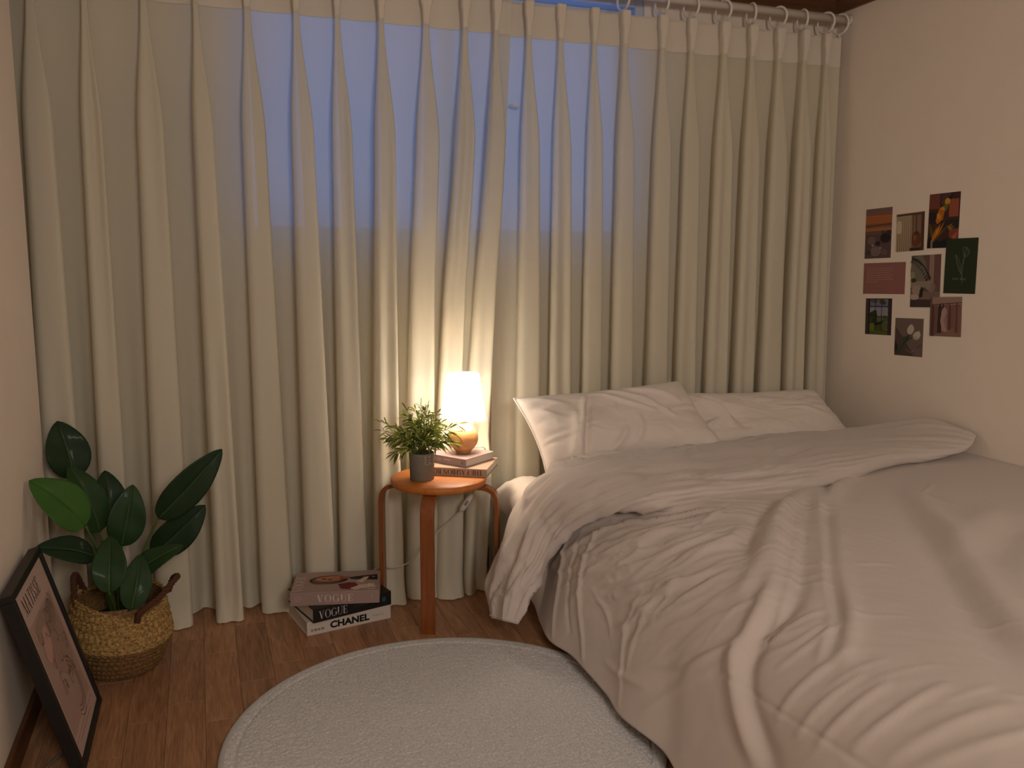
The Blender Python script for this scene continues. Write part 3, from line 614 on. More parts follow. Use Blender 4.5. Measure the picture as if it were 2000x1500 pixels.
# ------------------------------------------------------------------ stool
def wood(name, c0, c1, sc, rough=.35):
    m = bpy.data.materials.new(name); m.use_nodes = True; nt = m.node_tree; b = nt.nodes['Principled BSDF']; L = nt.links; N = lambda t: nt.nodes.new('ShaderNode'+t)
    tc = N('TexCoord'); mp = N('Mapping'); mp.inputs['Scale'].default_value = sc; nz = N('TexNoise'); nz.inputs['Scale'].default_value = 14; nz.inputs['Detail'].default_value = 6; nz.inputs['Distortion'].default_value = .6
    r = N('ValToRGB'); r.color_ramp.elements[0].position = .3; r.color_ramp.elements[1].position = .7; r.color_ramp.elements[0].color = c0; r.color_ramp.elements[1].color = c1
    L.new(tc.outputs['Object'], mp.inputs[0]); L.new(mp.outputs[0], nz.inputs['Vector']); L.new(nz.outputs['Fac'], r.inputs[0]); L.new(r.outputs[0], b.inputs['Base Color'])
    b.inputs['Roughness'].default_value = rough; b.inputs['Coat Weight'].default_value = .15; b.inputs['Coat Roughness'].default_value = .25
    return m
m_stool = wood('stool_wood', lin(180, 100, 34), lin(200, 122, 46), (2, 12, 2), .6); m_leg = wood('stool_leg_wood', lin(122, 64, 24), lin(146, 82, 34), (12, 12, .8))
SX, SY, SZ = .676, 2.530, .430
st = thing('round_stool', 'round orange-brown bentwood stool with four curved legs holding the lamp', 'stool', (SX, SY, 0))
V, F = lathe([(0, SZ-.022), (.140, SZ-.022), (.1455, SZ-.019), (.1475, SZ-.010), (.1465, SZ-.003), (.143, SZ), (.08, SZ), (0, SZ)], 72, (SX, SY, 0))
pyd('seat', V, F, m_stool, st)
d0 = math.atan2(-.166, -.081)
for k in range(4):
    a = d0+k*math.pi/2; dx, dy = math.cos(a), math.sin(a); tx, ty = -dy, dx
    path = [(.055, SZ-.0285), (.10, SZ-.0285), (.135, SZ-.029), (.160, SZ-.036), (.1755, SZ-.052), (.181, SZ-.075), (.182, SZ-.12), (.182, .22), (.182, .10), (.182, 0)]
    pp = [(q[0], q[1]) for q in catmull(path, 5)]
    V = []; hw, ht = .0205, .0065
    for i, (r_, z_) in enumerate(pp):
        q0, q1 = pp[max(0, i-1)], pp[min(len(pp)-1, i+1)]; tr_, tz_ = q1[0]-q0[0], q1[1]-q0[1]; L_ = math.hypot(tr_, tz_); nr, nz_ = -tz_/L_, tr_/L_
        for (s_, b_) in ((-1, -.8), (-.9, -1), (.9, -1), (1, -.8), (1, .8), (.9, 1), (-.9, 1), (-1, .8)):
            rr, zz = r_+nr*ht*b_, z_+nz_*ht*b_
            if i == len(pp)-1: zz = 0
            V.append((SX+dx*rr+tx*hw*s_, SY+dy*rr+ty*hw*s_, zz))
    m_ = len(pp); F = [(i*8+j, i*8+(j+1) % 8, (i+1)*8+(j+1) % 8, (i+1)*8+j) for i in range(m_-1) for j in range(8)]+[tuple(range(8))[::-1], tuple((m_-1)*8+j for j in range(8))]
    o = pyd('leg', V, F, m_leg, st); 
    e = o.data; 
    for pg in e.polygons: pg.use_smooth = False

# ------------------------------------------------------------------ books
m_page = mat('book_pages', lin(214, 204, 190), .9, .1, noise=(700, .10, (.02, .02, 1)))
PCOL = {}
def ink(*c):
    if c not in PCOL: PCOL[c] = mat('print_ink', lin(*c), .55, .25)
    return PCOL[c]
def book(label, corner, ang, length, depth, z0, th, cover, group, spine_first=True, flip=False, name='book'):
    """corner = near end of the spine edge, ang = direction of the spine in the floor plane; depth runs to the spine's left"""
    root = thing(name, label, 'book', (corner[0], corner[1], z0), group)
    c, s = math.cos(ang), math.sin(ang)
    M = Matrix(((c, -s, 0, corner[0]), (s, c, 0, corner[1]), (0, 0, 1, z0), (0, 0, 0, 1)))
    ct = .0028
    bm = bmesh.new(); add_box(bm, (0, 0, 0), (length, depth, ct), M, .0007); add_box(bm, (0, 0, th-ct), (length, depth, th), M, .0007)
    add_box(bm, (0, 0, ct*.6), (length, ct, th-ct*.6), M, .0007)
    bmo('cover', bm, cover, root)
    box('page_block', (.004, ct, ct), (length-.004, depth-.004, th-ct), m_page, root, 0, M)
    return root, M
def face(M, o, r, u): return Print(M @ Vector(o), M.to_3x3() @ Vector(r), M.to_3x3() @ Vector(u))
E_ = .0004
# floor stack, bottom to top
a0 = math.atan2(.049, .258)
b, M = book('thick white book with black spine lettering, lowest on the floor', (.257, 2.466), a0, .263, .212, 0, .042, mat('white_cover', lin(206, 196, 186), .5, .3), 'books stacked on the floor')
p = face(M, (0, -E_, 0), (1, 0, 0), (0, 0, 1)); k = ink(22, 20, 20)
p.sans('coco', .012, .0115, .0095, k, bold=.02, spacing=1.25, squeeze=1.25); p.build('spine_lettering', b); p = face(M, (0, -E_, 0), (1, 0, 0), (0, 0, 1)); p.sans('CHANEL', .070, .0105, .0195, k, bold=.045, spacing=1.02, squeeze=1.12); p.build('spine_title', b); p = face(M, (0, -E_, 0), (1, 0, 0), (0, 0, 1)); p.sans('PARIS', .206, .017, .0052, ink(70, 62, 58), spacing=1.9)
p.build('spine_lettering', b)
a1 = math.atan2(2.520-2.453, .5185-.2747)
b, M = book('black book with white spine lettering, in the middle of the floor stack', (.2747, 2.453), a1, .253, .20, .042, .0425, mat('black_cover', lin(30, 28, 30), .4, .4), 'books stacked on the floor')
p = face(M, (0, -E_, 0), (1, 0, 0), (0, 0, 1)); p.serif('VOGUE', .018, .009, .024, ink(196, 190, 186), gap=.10, squeeze=.86); p.build('spine_title', b); p = face(M, (0, -E_, 0), (1, 0, 0), (0, 0, 1)); p.sans('COVERS', .128, .018, .0075, ink(90, 86, 84), spacing=1.3); p.build('spine_lettering', b); p = face(M, (0, -E_, 0), (1, 0, 0), (0, 0, 1))
p.ell(.228, .022, .007, .008, ink(40, 84, 88)); p.build('spine_emblem', b)
a2 = math.atan2(2.442-2.499, .467-.2146)
m_mauve = mat('mauve_cover', lin(158, 134, 128), .42, .35)
b, M = book('mauve book with a portrait on its cover, topmost of the floor stack', (.2146, 2.499), a2, .259, .17, .0845, .040, m_mauve, 'books stacked on the floor')
p = face(M, (0, -E_, 0), (1, 0, 0), (0, 0, 1)); p.serif('VOGUE', .078, .009, .022, ink(214, 202, 192), gap=.22, squeeze=.98); p.build('spine_title', b); p = face(M, (0, -E_, 0), (1, 0, 0), (0, 0, 1)); p.serif('V', .235, .016, .007, ink(200, 188, 178)); p.build('spine_mark', b); p = face(M, (0, -E_, 0), (1, 0, 0), (0, 0, 1))
for i, w_ in enumerate((.020, .024, .018)): p.line([(.012, .027-.006*i), (.012+w_, .027-.006*i)], .0012, ink(190, 172, 160))
p.build('spine_lettering', b)
p = face(M, (0, 0, .040+E_), (1, 0, 0), (0, 1, 0))
q = Print(M @ Vector((.040, .004, .040+2*E_)), M.to_3x3() @ Vector((0, 1, 0)), M.to_3x3() @ Vector((-1, 0, 0)))
q.serif('VOGUE', .006, .006, .028, ink(216, 204, 194), gap=.10, squeeze=1.0)
q.build('cover_title', b)
hair, skin, lip, scarf, red, cream, dk = ink(52, 34, 28), ink(182, 122, 92), ink(120, 40, 38), ink(92, 74, 62), ink(112, 26, 28), ink(206, 182, 166), ink(34, 24, 24)
p.ell(.104, .098, .058, .036, hair, 0, .05, 28); p.ell(.098, .082, .044, .020, scarf, E_*.4, .1, 24); p.ell(.070, .092, .014, .020, ink(96, 80, 60), E_*.5, .3)
p.ell(.107, .106, .044, .022, skin, E_*.8, .08, 26); p.ell(.090, .104, .008, .0045, hair, E_*1.1, .2); p.ell(.108, .098, .008, .0042, hair, E_*1.1, .1); p.line([(.078, .111), (.090, .112)], .002, hair, E_*1.1); p.line([(.115, .112), (.128, .109)], .003, ink(150, 92, 70), E_*1.1); p.ell(.141, .105, .007, .004, lip, E_*1.1, .5); p.ell(.152, .112, .015, .011, ink(160, 100, 76), E_, .1)
p.poly([(.165, .112), (.190, .120), (.250, .130), (.252, .085), (.215, .088), (.170, .098)], dk, E_*.6); p.poly([(.135, .058), (.165, .070), (.186, .066), (.200, .030), (.176, .012), (.146, .020)], red, E_*.7)
p.poly([(.172, .020), (.200, .046), (.232, .050), (.250, .030), (.248, .008), (.185, .006)], cream, E_*.9); p.poly([(.190, .075), (.212, .112), (.225, .104), (.207, .060)], cream, E_*1.0); p.line([(.2, .012), (.25, .022)], .004, red, E_*1.2)
for i in range(6): p.ell(.215+.006*i, .118-.008*(i % 3), .004, .003, (red, cream, dk)[i % 3], E_*1.2)
for s_ in range(4): pass
p.line([(.226, .030), (.242, .030), (.242, .052), (.226, .052), (.226, .030)], .0022, ink(226, 216, 206), E_*1.6); p.line([(.231, .036), (.237, .036), (.237, .046), (.231, .046), (.231, .036)], .0016, ink(226, 216, 206), E_*1.6)
p.build('cover_picture', b)
# stool stack
la = math.atan2(.506, -.863)
# this one lies upside down, spine towards us: the spine runs from its near right corner to the left
def book_r(label, near, spdir, ddir, length, depth, z0, th, cover, group):
    root = thing('book', label, 'book', (near[0], near[1], z0), group)
    sp = Vector((spdir[0], spdir[1], 0)).normalized(); dp = Vector((ddir[0], ddir[1], 0)); dp = (dp-sp*dp.dot(sp)).normalized()
    M = Matrix(((sp.x, dp.x, 0, near[0]), (sp.y, dp.y, 0, near[1]), (0, 0, 1, z0), (0, 0, 0, 1))); ct = .0022
    bm = bmesh.new(); add_box(bm, (0, 0, 0), (length, depth, ct), M, .0005); add_box(bm, (0, 0, th-ct), (length, depth, th), M, .0005); add_box(bm, (0, 0, ct*.6), (length, ct, th-ct*.6), M, .0005)
    bmesh.ops.recalc_face_normals(bm, faces=bm.faces[:]); bmo('cover', bm, cover, root)
    bm = bmesh.new(); add_box(bm, (.003, ct, ct), (length-.003, depth-.003, th-ct), M); bmesh.ops.recalc_face_normals(bm, faces=bm.faces[:]); bmo('page_block', bm, m_page, root)
    return root, M, sp, dp
b, M, sp, dp = book_r('beige book with dark upside-down spine lettering, under the mauve one on the stool', (.812, 2.467), (-.863, .506), (.54, .842), .215, .168, SZ, .0255, mat('beige_cover', lin(176, 150, 130), .5, .3), 'books on the stool')
p = Print(M @ Vector((.010, -E_, .0215)), sp, Vector((0, 0, -1))); p.serif('THE FASHION BOOK', .004, .001, .0155, ink(70, 34, 32), gap=.10, squeeze=.98, T=.17, t=.05); p.build('spine_lettering', b)
b, M, sp, dp = book_r('dusty mauve book directly under the lamp', (.758, 2.511), (-.073, .106), (.127, .066), .190, .147, SZ+.0257, .0255, mat('dusty_mauve_cover', lin(172, 146, 146), .45, .3), 'books on the stool')
p = Print(M @ Vector((0, -E_, .0255)), sp, Vector((0, 0, -1))); wi = ink(216, 200, 194)
p.rect(.012, .008, .017, .018, ink(150, 112, 84)); p.build('spine_mark', b); p = Print(M @ Vector((0, -E_, .0255)), sp, Vector((0, 0, -1))); p.line([(.062, .009), (.066, .0105), (.071, .009), (.076, .0105), (.081, .009), (.086, .0105), (.090, .009)], .003, wi); p.build('spine_lettering', b); p = Print(M @ Vector((0, -E_, .0255)), sp, Vector((0, 0, -1))); p.serif('NH', .098, .006, .012, wi, squeeze=.7); p.build('spine_lettering', b)
LZ = SZ+.0512

# ------------------------------------------------------------------ lamp
lx, ly = LAMP_POS
m_ball = wood('lamp_ball_wood', lin(196, 138, 84), lin(214, 158, 102), (1.5, 1.5, 9), .4)
lamp = thing('table_lamp', 'small glowing table lamp with round wooden base on the stool books', 'lamp', (lx, ly, LZ))
prof = [(0, 0), (.022, 0), (.024, .003)]+[(.0478*math.sin(t), .0495-.0478*math.cos(t)) for t in np.linspace(.58, math.pi-.22, 26)]+[(.010, .0975), (0, .0975)]
V, F = lathe(prof, 56, (lx, ly, LZ)); pyd('ball_base', V, F, m_ball, lamp)
V, F = lathe([(.0, .0965), (.011, .0965), (.011, .112), (.0135, .114), (.0135, .150), (.0, .150)], 24, (lx, ly, LZ)); pyd('socket', V, F, mat('socket_white', lin(230, 226, 220), .4), lamp)
V, F = lathe([(.0, .149), (.008, .150), (.011, .158), (.020, .175), (.024, .188), (.020, .203), (.010, .211), (0, .213)], 24, (lx, ly, LZ)); pyd('bulb', V, F, mat('bulb_glow', (1, .85, .6), .3, emis=((1, .84, .64), 10)), lamp)
m_shade = mat('lampshade_lit', lin(240, 232, 220), .9, .05, emis=((1, .88, .74), SHADE_EMIT))
zb, zt = .116, .256
def ripple(r_, z_, th):
    return r_*(1+.018*math.cos(40*th)), z_
V, F = lathe([(.0715, zb), (.0665, zb+.035), (.0615, zb+.07), (.0562, zb+.105), (.0512, zt-.002), (.0495, zt), (.0485, zt-.002), (.0545, zb+.1), (.0702, zb+.001), (.0715, zb)], 240, (lx, ly, LZ), ripple)
sh = pyd('shade', V, F, m_shade, lamp)
parts = []
for i in range(54):
    a = 2*math.pi*i/54; c_, s_ = math.cos(a), math.sin(a); L_ = .009+.003*((i*7) % 5)/4
    parts.append(tube([(lx+c_*.0712, ly+s_*.0712, LZ+zb+.002), (lx+c_*.0722, ly+s_*.0722, LZ+zb-L_*.6), (lx+c_*.0718, ly+s_*.0718, LZ+zb-L_)], [.0016, .002, .0008], 5))
pyd('fringe', *join(parts), mat('fringe_cream', lin(238, 224, 200), .8, emis=((1, .80, .56), .45)), sh)
parts = [tube([(lx+math.cos(a)*.012, ly+math.sin(a)*.012, LZ+.15), (lx+math.cos(a)*.049, ly+math.sin(a)*.049, LZ+zt-.006)], .0012, 6) for a in (0, 2.09, 4.19)]
pyd('shade_frame', *join(parts), mat('wire_white', lin(220, 216, 210), .4), sh)
cordp = catmull([(lx+.03, ly+.035, LZ+.006), (lx+.055, ly+.052, LZ+.004), (lx+.085, ly+.046, LZ+.001), (.877, 2.668, SZ+.02), (.872, 2.672, .41), (.845, 2.652, .388), (.821, 2.600, .367), (.805, 2.598, .345)], 6)
cordp2 = catmull([(.766, 2.596, .292), (.735, 2.598, .265), (.700, 2.602, .238), (.660, 2.60, .203), (.632, 2.60, .176), (.610, 2.602, .15), (.584, 2.604, .134), (.545, 2.612, .124), (.52, 2.64, .118), (.49, 2.67, .10), (.46, 2.70, .05), (.43, 2.72, .006)], 6)
cd = pyd('cord', *join([tube(cordp, .0021, 7), tube(cordp2, .0021, 7)]), mat('cord_white', lin(206, 196, 184), .5), lamp)
A_, B_ = Vector((.805, 2.598, .345)), Vector((.766, 2.596, .292)); dv = (A_-B_); Ld = dv.length
pyd('switch', *tube([B_-dv*.0, B_+dv*.06, B_+dv*.2, B_+dv*.8, B_+dv*.94, A_], [.004, .0075, .0105, .0105, .0075, .004], 12), mat('switch_white', lin(210, 202, 192), .4), cd)
cb = (A_+B_)/2; pyd('rocker', *tube([cb-dv*.13+Vector((-.003, -.011, .002)), cb+dv*.13+Vector((-.003, -.011, .002))], .0035, 8), mat('rocker_grey', lin(150, 142, 134), .5), cd)

# ------------------------------------------------------------------ small potted plant
PX, PY = .620, 2.517
pot = thing('potted_plant', 'small willow-leaved green plant in a grey cement pot on the stool', 'potted plant', (PX, PY, SZ))
m_pot = mat('cement_grey', lin(128, 122, 110), .85, .15, noise=(60, .12), bump=(90, .4, .001))
V, F = lathe([(0, 0), (.034, 0), (.0362, .002), (.0385, .080), (.0385, .0825), (.0375, .084), (.0352, .084), (.0345, .082), (.034, .068), (0, .068)], 56, (PX, PY, SZ)); pyd('pot', V, F, m_pot, pot)
V, F = lathe([(0, .0745), (.015, .076), (.034, .071), (.034, .069)], 30, (PX, PY, SZ)); pyd('soil', V, F, mat('moss_dark', lin(52, 56, 34), .95, noise=(90, .4), bump=(120, .8, .003)), pot)
# a paper label on the pot's rim: printed emblem lines in a box
aL = math.atan2(-PY, -PX)+.62; lab = []
def onpot(a, z): r_ = .0367+.0018*z/.08; return (PX+math.cos(a)*(r_+.0008), PY+math.sin(a)*(r_+.0008), SZ+z)
V = []; nL = 10
for i in range(nL):
    a = aL-.40+.80*i/(nL-1); V += [onpot(a, .052), onpot(a, .0805)]
pyd('paper_label', V, [(2*i, 2*i+2, 2*i+3, 2*i+1) for i in range(nL-1)], mat('label_grey', lin(150, 140, 126), .8), pot)
def potline(pts, wd=.0011): return tube([onpot(aL+a, z) for a, z in pts], wd, 5)
dl = [potline([(-.2, .0775), (.28, .0775)]), potline([(-.2, .056), (.28, .056)]), potline([(-.2, .056), (-.2, .0775)]), potline([(.28, .056), (.28, .0775)]), potline([(-.12, .072), (.04, .0685), (.2, .073)]), potline([(-.12, .064), (.04, .0615), (.2, .0645)])]
pyd('label_mark', *join(dl), mat('label_ink', lin(84, 74, 66), .8), pot)
m_lf = [mat('leaf_light', lin(168, 178, 76), .5, .3, noise=(40, .2)), mat('leaf_mid', lin(126, 142, 60), .5, .3, noise=(40, .2)), mat('leaf_dark', lin(80, 98, 46), .5, .3)]
for q in m_lf:   # thin leaves let light through
    nt = q.node_tree; pb = nt.nodes['Principled BSDF']; tl = nt.nodes.new('ShaderNodeBsdfTranslucent'); mx = nt.nodes.new('ShaderNodeMixShader'); mx.inputs[0].default_value = .4
    tl.inputs[0].default_value = pb.inputs['Base Color'].default_value; ou = nt.nodes['Material Output']
    nt.links.new(pb.outputs[0], mx.inputs[1]); nt.links.new(tl.outputs[0], mx.inputs[2]); nt.links.new(mx.outputs[0], ou.inputs['Surface'])
m_stem = mat('twig_green', lin(96, 98, 52), .6)
rl = random.Random(5)
def willow(base, d, L_, W):
    """one narrow leaf, 8 triangles: base point, direction, length, width"""
    d = d.normalized(); sdv = d.cross(Vector((rl.uniform(-1, 1), rl.uniform(-1, 1), rl.uniform(.2, 1)))).normalized(); nn_ = sdv.cross(d)
    V = [base]
    for t, w_ in ((.3, .8), (.6, 1.0), (.85, .5)):
        c_ = base+d*L_*t-Vector((0, 0, 1))*L_*.30*t*t
        V += [c_-sdv*W*w_/2+nn_*W*.15, c_+nn_*W*-.12, c_+sdv*W*w_/2+nn_*W*.15]
    V.append(base+d*L_-Vector((0, 0, 1))*L_*.34)
    F = [(0, 2, 1), (0, 3, 2), (1, 2, 5, 4), (2, 3, 6, 5), (4, 5, 8, 7), (5, 6, 9, 8), (7, 8, 10), (8, 9, 10)]
    return V, F
tips = []
for i in range(34):
    a = i*2.399; e = math.sqrt((i+.5)/34)
    rx = .118*e*rl.uniform(.8, 1.0); zt_ = .205-.105*e**2.0+rl.uniform(-.012, .014)
    tips.append((math.cos(a)*rx, math.sin(a)*rx*.75, zt_))
rv = Vector((math.cos(-YAW), math.sin(-YAW), 0)); bk = Vector((math.sin(YAW), math.cos(YAW), 0))
ext = [(-.122, 0, .178), (-.118, .0, .15), (-.105, .01, .125), (-.075, -.02, .088), (.112, -.01, .172), (.108, .0, .148), (.085, -.02, .115), (.0, 0, .230), (-.045, 0, .215), (.045, 0, .20), (.02, -.01, .222)]
for i, (x_, y_, z_) in enumerate(tips+ext):
    tip = Vector((PX, PY, SZ))+rv*x_+bk*y_+Vector((0, 0, z_)); b0 = Vector((PX, PY, SZ+.072))+rv*x_*.16+bk*y_*.16
    midp = b0*.5+tip*.5+Vector((0, 0, .018))-rv*x_*.10
    pts = catmull([tuple(b0), tuple(midp), tuple(tip)], 6)
    sv, sf_ = tube(pts, [.0011-.0006*j/(len(pts)-1) for j in range(len(pts))], 4)
    groups_ = [[], [], []]
    npt = len(pts); nl = 19
    for j in range(nl):
        t = .22+.78*j/(nl-1); fi = t*(npt-1); k0 = min(int(fi), npt-2); pb = Vector(pts[k0]).lerp(Vector(pts[k0+1]), fi-k0)
        ax = (Vector(pts[k0+1])-Vector(pts[k0])).normalized(); az = rl.uniform(0, 6.28); pe = ax.orthogonal().normalized(); pe = Matrix.Rotation(az, 3, ax) @ pe
        d = ax*rl.uniform(.5, 1.0)+pe*rl.uniform(.5, .95) if j < nl-1 else ax
        groups_[rl.choice((0, 0, 1, 1, 2)) if z_ > .12 else rl.choice((0, 1, 2, 2))].append(willow(pb, d, rl.uniform(.024, .038), rl.uniform(.0046, .0068)))
    allp = [(sv, sf_)]+[q for g_ in groups_ for q in g_]; V, F = join(allp)
    mi = [3]*len(sf_)+[gi for gi, g_ in enumerate(groups_) for q in g_ for _ in q[1]]
    pyd('branch', V, F, m_lf+[m_stem], pot, True, mi)

# ------------------------------------------------------------------ big plant in a basket
BX, BY = -.234, 2.435
m_weave = bpy.data.materials.new('seagrass'); m_weave.use_nodes = True
nt = m_weave.node_tree; pb = nt.nodes['Principled BSDF']; N = lambda t: nt.nodes.new('ShaderNode'+t); L = nt.links
tc = N('TexCoord'); nz = N('TexNoise'); nz.inputs['Scale'].default_value = 130; nz.inputs['Detail'].default_value = 3; mp = N('Mapping'); mp.inputs['Scale'].default_value = (1, 1, 1.6)
r = N('ValToRGB'); r.color_ramp.elements[0].position = .34; r.color_ramp.elements[0].color = lin(112, 84, 42); r.color_ramp.elements[1].position = .66; r.color_ramp.elements[1].color = lin(190, 154, 92)
L.new(tc.outputs['Object'], mp.inputs[0]); L.new(mp.outputs[0], nz.inputs['Vector']); L.new(nz.outputs['Fac'], r.inputs[0]); L.new(r.outputs[0], pb.inputs['Base Color']); pb.inputs['Roughness'].default_value = .75
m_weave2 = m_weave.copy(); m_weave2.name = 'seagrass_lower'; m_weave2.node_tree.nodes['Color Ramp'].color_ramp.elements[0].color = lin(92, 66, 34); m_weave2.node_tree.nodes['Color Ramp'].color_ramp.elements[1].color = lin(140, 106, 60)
bk_ = thing('woven_basket', 'woven seagrass belly basket with rope handles holding the leafy plant', 'basket', (BX, BY, 0))
def weave(prof, rows, name, m):
    """rows of plaited strands round the basket: the surface goes in and out cell by cell"""
    P_ = catmull(prof, 10); P_ = np.array(P_); n = 200; m_ = len(P_)*2; tt = np.linspace(0, len(P_)-1, m_); pr_ = np.interp(tt, range(len(P_)), P_[:, 0]); pz_ = np.interp(tt, range(len(P_)), P_[:, 1])
    V = []
    for k in range(n):
        a = 2*math.pi*k/n
        for i in range(m_):
            row = i/(m_-1)*rows; rr = pr_[i]+.0016*math.sin(math.pi*2*row)*.5+.0028*math.sin(a*50+math.pi*math.floor(row))*abs(math.sin(math.pi*row))
            rr *= 1+.02*math.sin(2*a+1)
            zz = pz_[i]+(.012*math.sin(a*2+.6)*(pz_[i]/.2)**2)+(.016*math.cos(a-2.6))*(pz_[i]/.2)
            V.append((BX+rr*math.cos(a), BY+rr*math.sin(a), max(zz, 0)))
    return pyd(name, V, grid_faces(n, m_, True), m, bk_)
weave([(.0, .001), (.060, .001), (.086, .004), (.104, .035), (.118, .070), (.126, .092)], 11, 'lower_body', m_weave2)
weave([(.126, .092), (.129, .098), (.127, .110), (.121, .150), (.114, .190), (.1115, .202), (.108, .203), (.106, .196)], 12, 'upper_body', m_weave)
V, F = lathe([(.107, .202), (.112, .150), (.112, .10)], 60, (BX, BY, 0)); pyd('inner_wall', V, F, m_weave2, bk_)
m_rope = mat('rope_brown', lin(86, 52, 34), .8, noise=(200, .35), bump=(260, .8, .002))
def rope(name, pts, rad):
    c_ = catmull(pts, 10); prs = []
    for s_ in (0, 2.09, 4.19):
        q = []
        for i, p_ in enumerate(c_):
            t_ = Vector(c_[min(i+1, len(c_)-1)])-Vector(c_[max(i-1, 0)]); t_.normalize(); a_ = t_.cross(Vector((.3, .2, 1))).normalized(); b_ = t_.cross(a_)
            q.append(Vector(p_)+(a_*math.cos(s_+i*.75)+b_*math.sin(s_+i*.75))*rad*.6)
        prs.append(tube(q, rad*.62, 6))
    return pyd(name, *join(prs), m_rope, bk_)
rope('handle', [(-.320, 2.37, .175), (-.332, 2.385, .215), (-.336, 2.41, .255), (-.338, 2.44, .268), (-.336, 2.475, .255), (-.325, 2.50, .205)], .0072)
rope('handle', [(-.185, 2.330, .165), (-.178, 2.318, .190), (-.160, 2.318, .205), (-.128, 2.335, .222), (-.098, 2.365, .246), (-.085, 2.395, .252), (-.098, 2.43, .235), (-.112, 2.46, .19)], .0072)
plant = thing('leafy_plant', 'dark green broad-leaved plant standing in the woven basket', 'plant', (BX, BY, .02))
V, F = lathe([(0, .03), (.080, .03), (.092, .135), (.095, .138), (.088, .138), (.086, .128), (.04, .132), (0, .133)], 40, (BX, BY, 0)); pyd('nursery_pot', V, F, mat('pot_black', lin(26, 24, 22), .7, bump=(90, .5, .003)), plant)
def leaf_mat(name, c):
    m = mat(name, lin(*c), .55, .25, noise=(16, .18)); b = m.node_tree.nodes['Principled BSDF']; b.inputs['Coat Weight'].default_value = .04; return m
lm_d, lm_b, lm_m = leaf_mat('leaf_deep_green', (26, 50, 24)), leaf_mat('leaf_bright_green', (58, 98, 34)), leaf_mat('leaf_green', (34, 62, 26)); m_pet = mat('petiole_green', lin(70, 92, 44), .5)
CAMP = Vector((0, 0, CAM_H))
def big_leaf(b, t, wd, face_n, m, droop=.02, cup=.12, bare=True, root_xy=None):
    """b = blade base, t = tip, wd = blade width, face_n = the way the upper side looks"""
    b, t = Vector(b), Vector(t); ax = t-b; Ln = ax.length; ax.normalize(); fn = Vector(face_n); fn = (fn-ax*fn.dot(ax)).normalized(); sd = ax.cross(fn)
    nu_, nv_ = 30, 17; V = []
    for i in range(nu_):
        u = i/(nu_-1); w_ = wd/2*(math.sin(math.pi*min(1, u**.82))**.62)*(1-.12*u) if 0 < u < 1 else 0
        w_ = max(w_, .0006)
        c_ = b+ax*Ln*u+fn*(droop*math.sin(math.pi*u)-droop*.9*u*u)
        for j in range(nv_):
            v = 2*j/(nv_-1)-1
            ved = .0012*math.sin(u*70-abs(v)*16)*(abs(v)**.5)*(1-abs(v)*.3)
            V.append(c_+sd*w_*v+fn*(cup*w_*(abs(v)**1.2)-.0025*math.exp(-(v/.07)**2)*1.0+ved+.05*w_*math.sin(u*9+2*v)))
    lf = pyd('leaf', V, grid_faces(nu_, nv_), m, plant)
    mod = lf.modifiers.new('s', 'SOLIDIFY'); mod.thickness = .0009; mod.offset = 0
    pyd('midrib', *tube([b+ax*Ln*u+fn*(droop*math.sin(math.pi*u)-droop*.9*u*u+.0002) for u in np.linspace(0, .97, 14)], [.0021*(1-.8*u) for u in np.linspace(0, 1, 14)], 6), m_pet, lf)
    rt = root_xy or (BX+(b.x-BX)*.25, BY+(b.y-BY)*.25)
    r0 = Vector((rt[0], rt[1], .13)); mid_ = r0*.45+b*.55+Vector((0, 0, .02))-Vector((ax.x, ax.y, 0))*.015
    pyd('petiole', *tube(catmull([tuple(r0), tuple(mid_), tuple(b)], 8), .0032, 7), m_pet, lf)
    return lf
# (base, tip, width, facing, material, droop)
big_leaf((-.345, 2.630, .487), (-.380, 2.650, .648), .120, (.35, -.9, .15), lm_d, .01)
big_leaf((-.292, 2.355, .425), (-.398, 2.325, .562), .118, (.45, -.75, .55), lm_b, .016)
big_leaf((-.272, 2.46, .375), (-.330, 2.47, .560), .098, (.55, -.75, .2), lm_m, .016)
big_leaf((-.255, 2.56, .365), (-.262, 2.60, .510), .095, (.4, -.8, .2), lm_d, .01)
big_leaf((-.222, 2.46, .330), (-.186, 2.47, .492), .100, (.12, -.95, .2), lm_m, .012)
big_leaf((-.128, 2.47, .394), (.045, 2.47, .572), .100, (.1, -.95, .0), lm_d, .012)
big_leaf((-.150, 2.54, .272), (-.006, 2.54, .398), .105, (.1, -.95, .0), lm_d, .012)
big_leaf((-.200, 2.395, .262), (-.070, 2.375, .346), .072, (.0, -.6, .7), lm_m, .012)
big_leaf((-.243, 2.30, .262), (-.238, 2.36, .392), .088, (.0, -.85, .45), lm_m, .010, root_xy=(BX+.0, BY-.03))
big_leaf((-.196, 2.312, .205), (-.168, 2.36, .335), .080, (.2, -.9, .4), lm_m, .012, root_xy=(BX+.02, BY-.04))
big_leaf((-.283, 2.40, .330), (-.392, 2.31, .398), .078, (.2, -.75, .62), lm_d, .014)

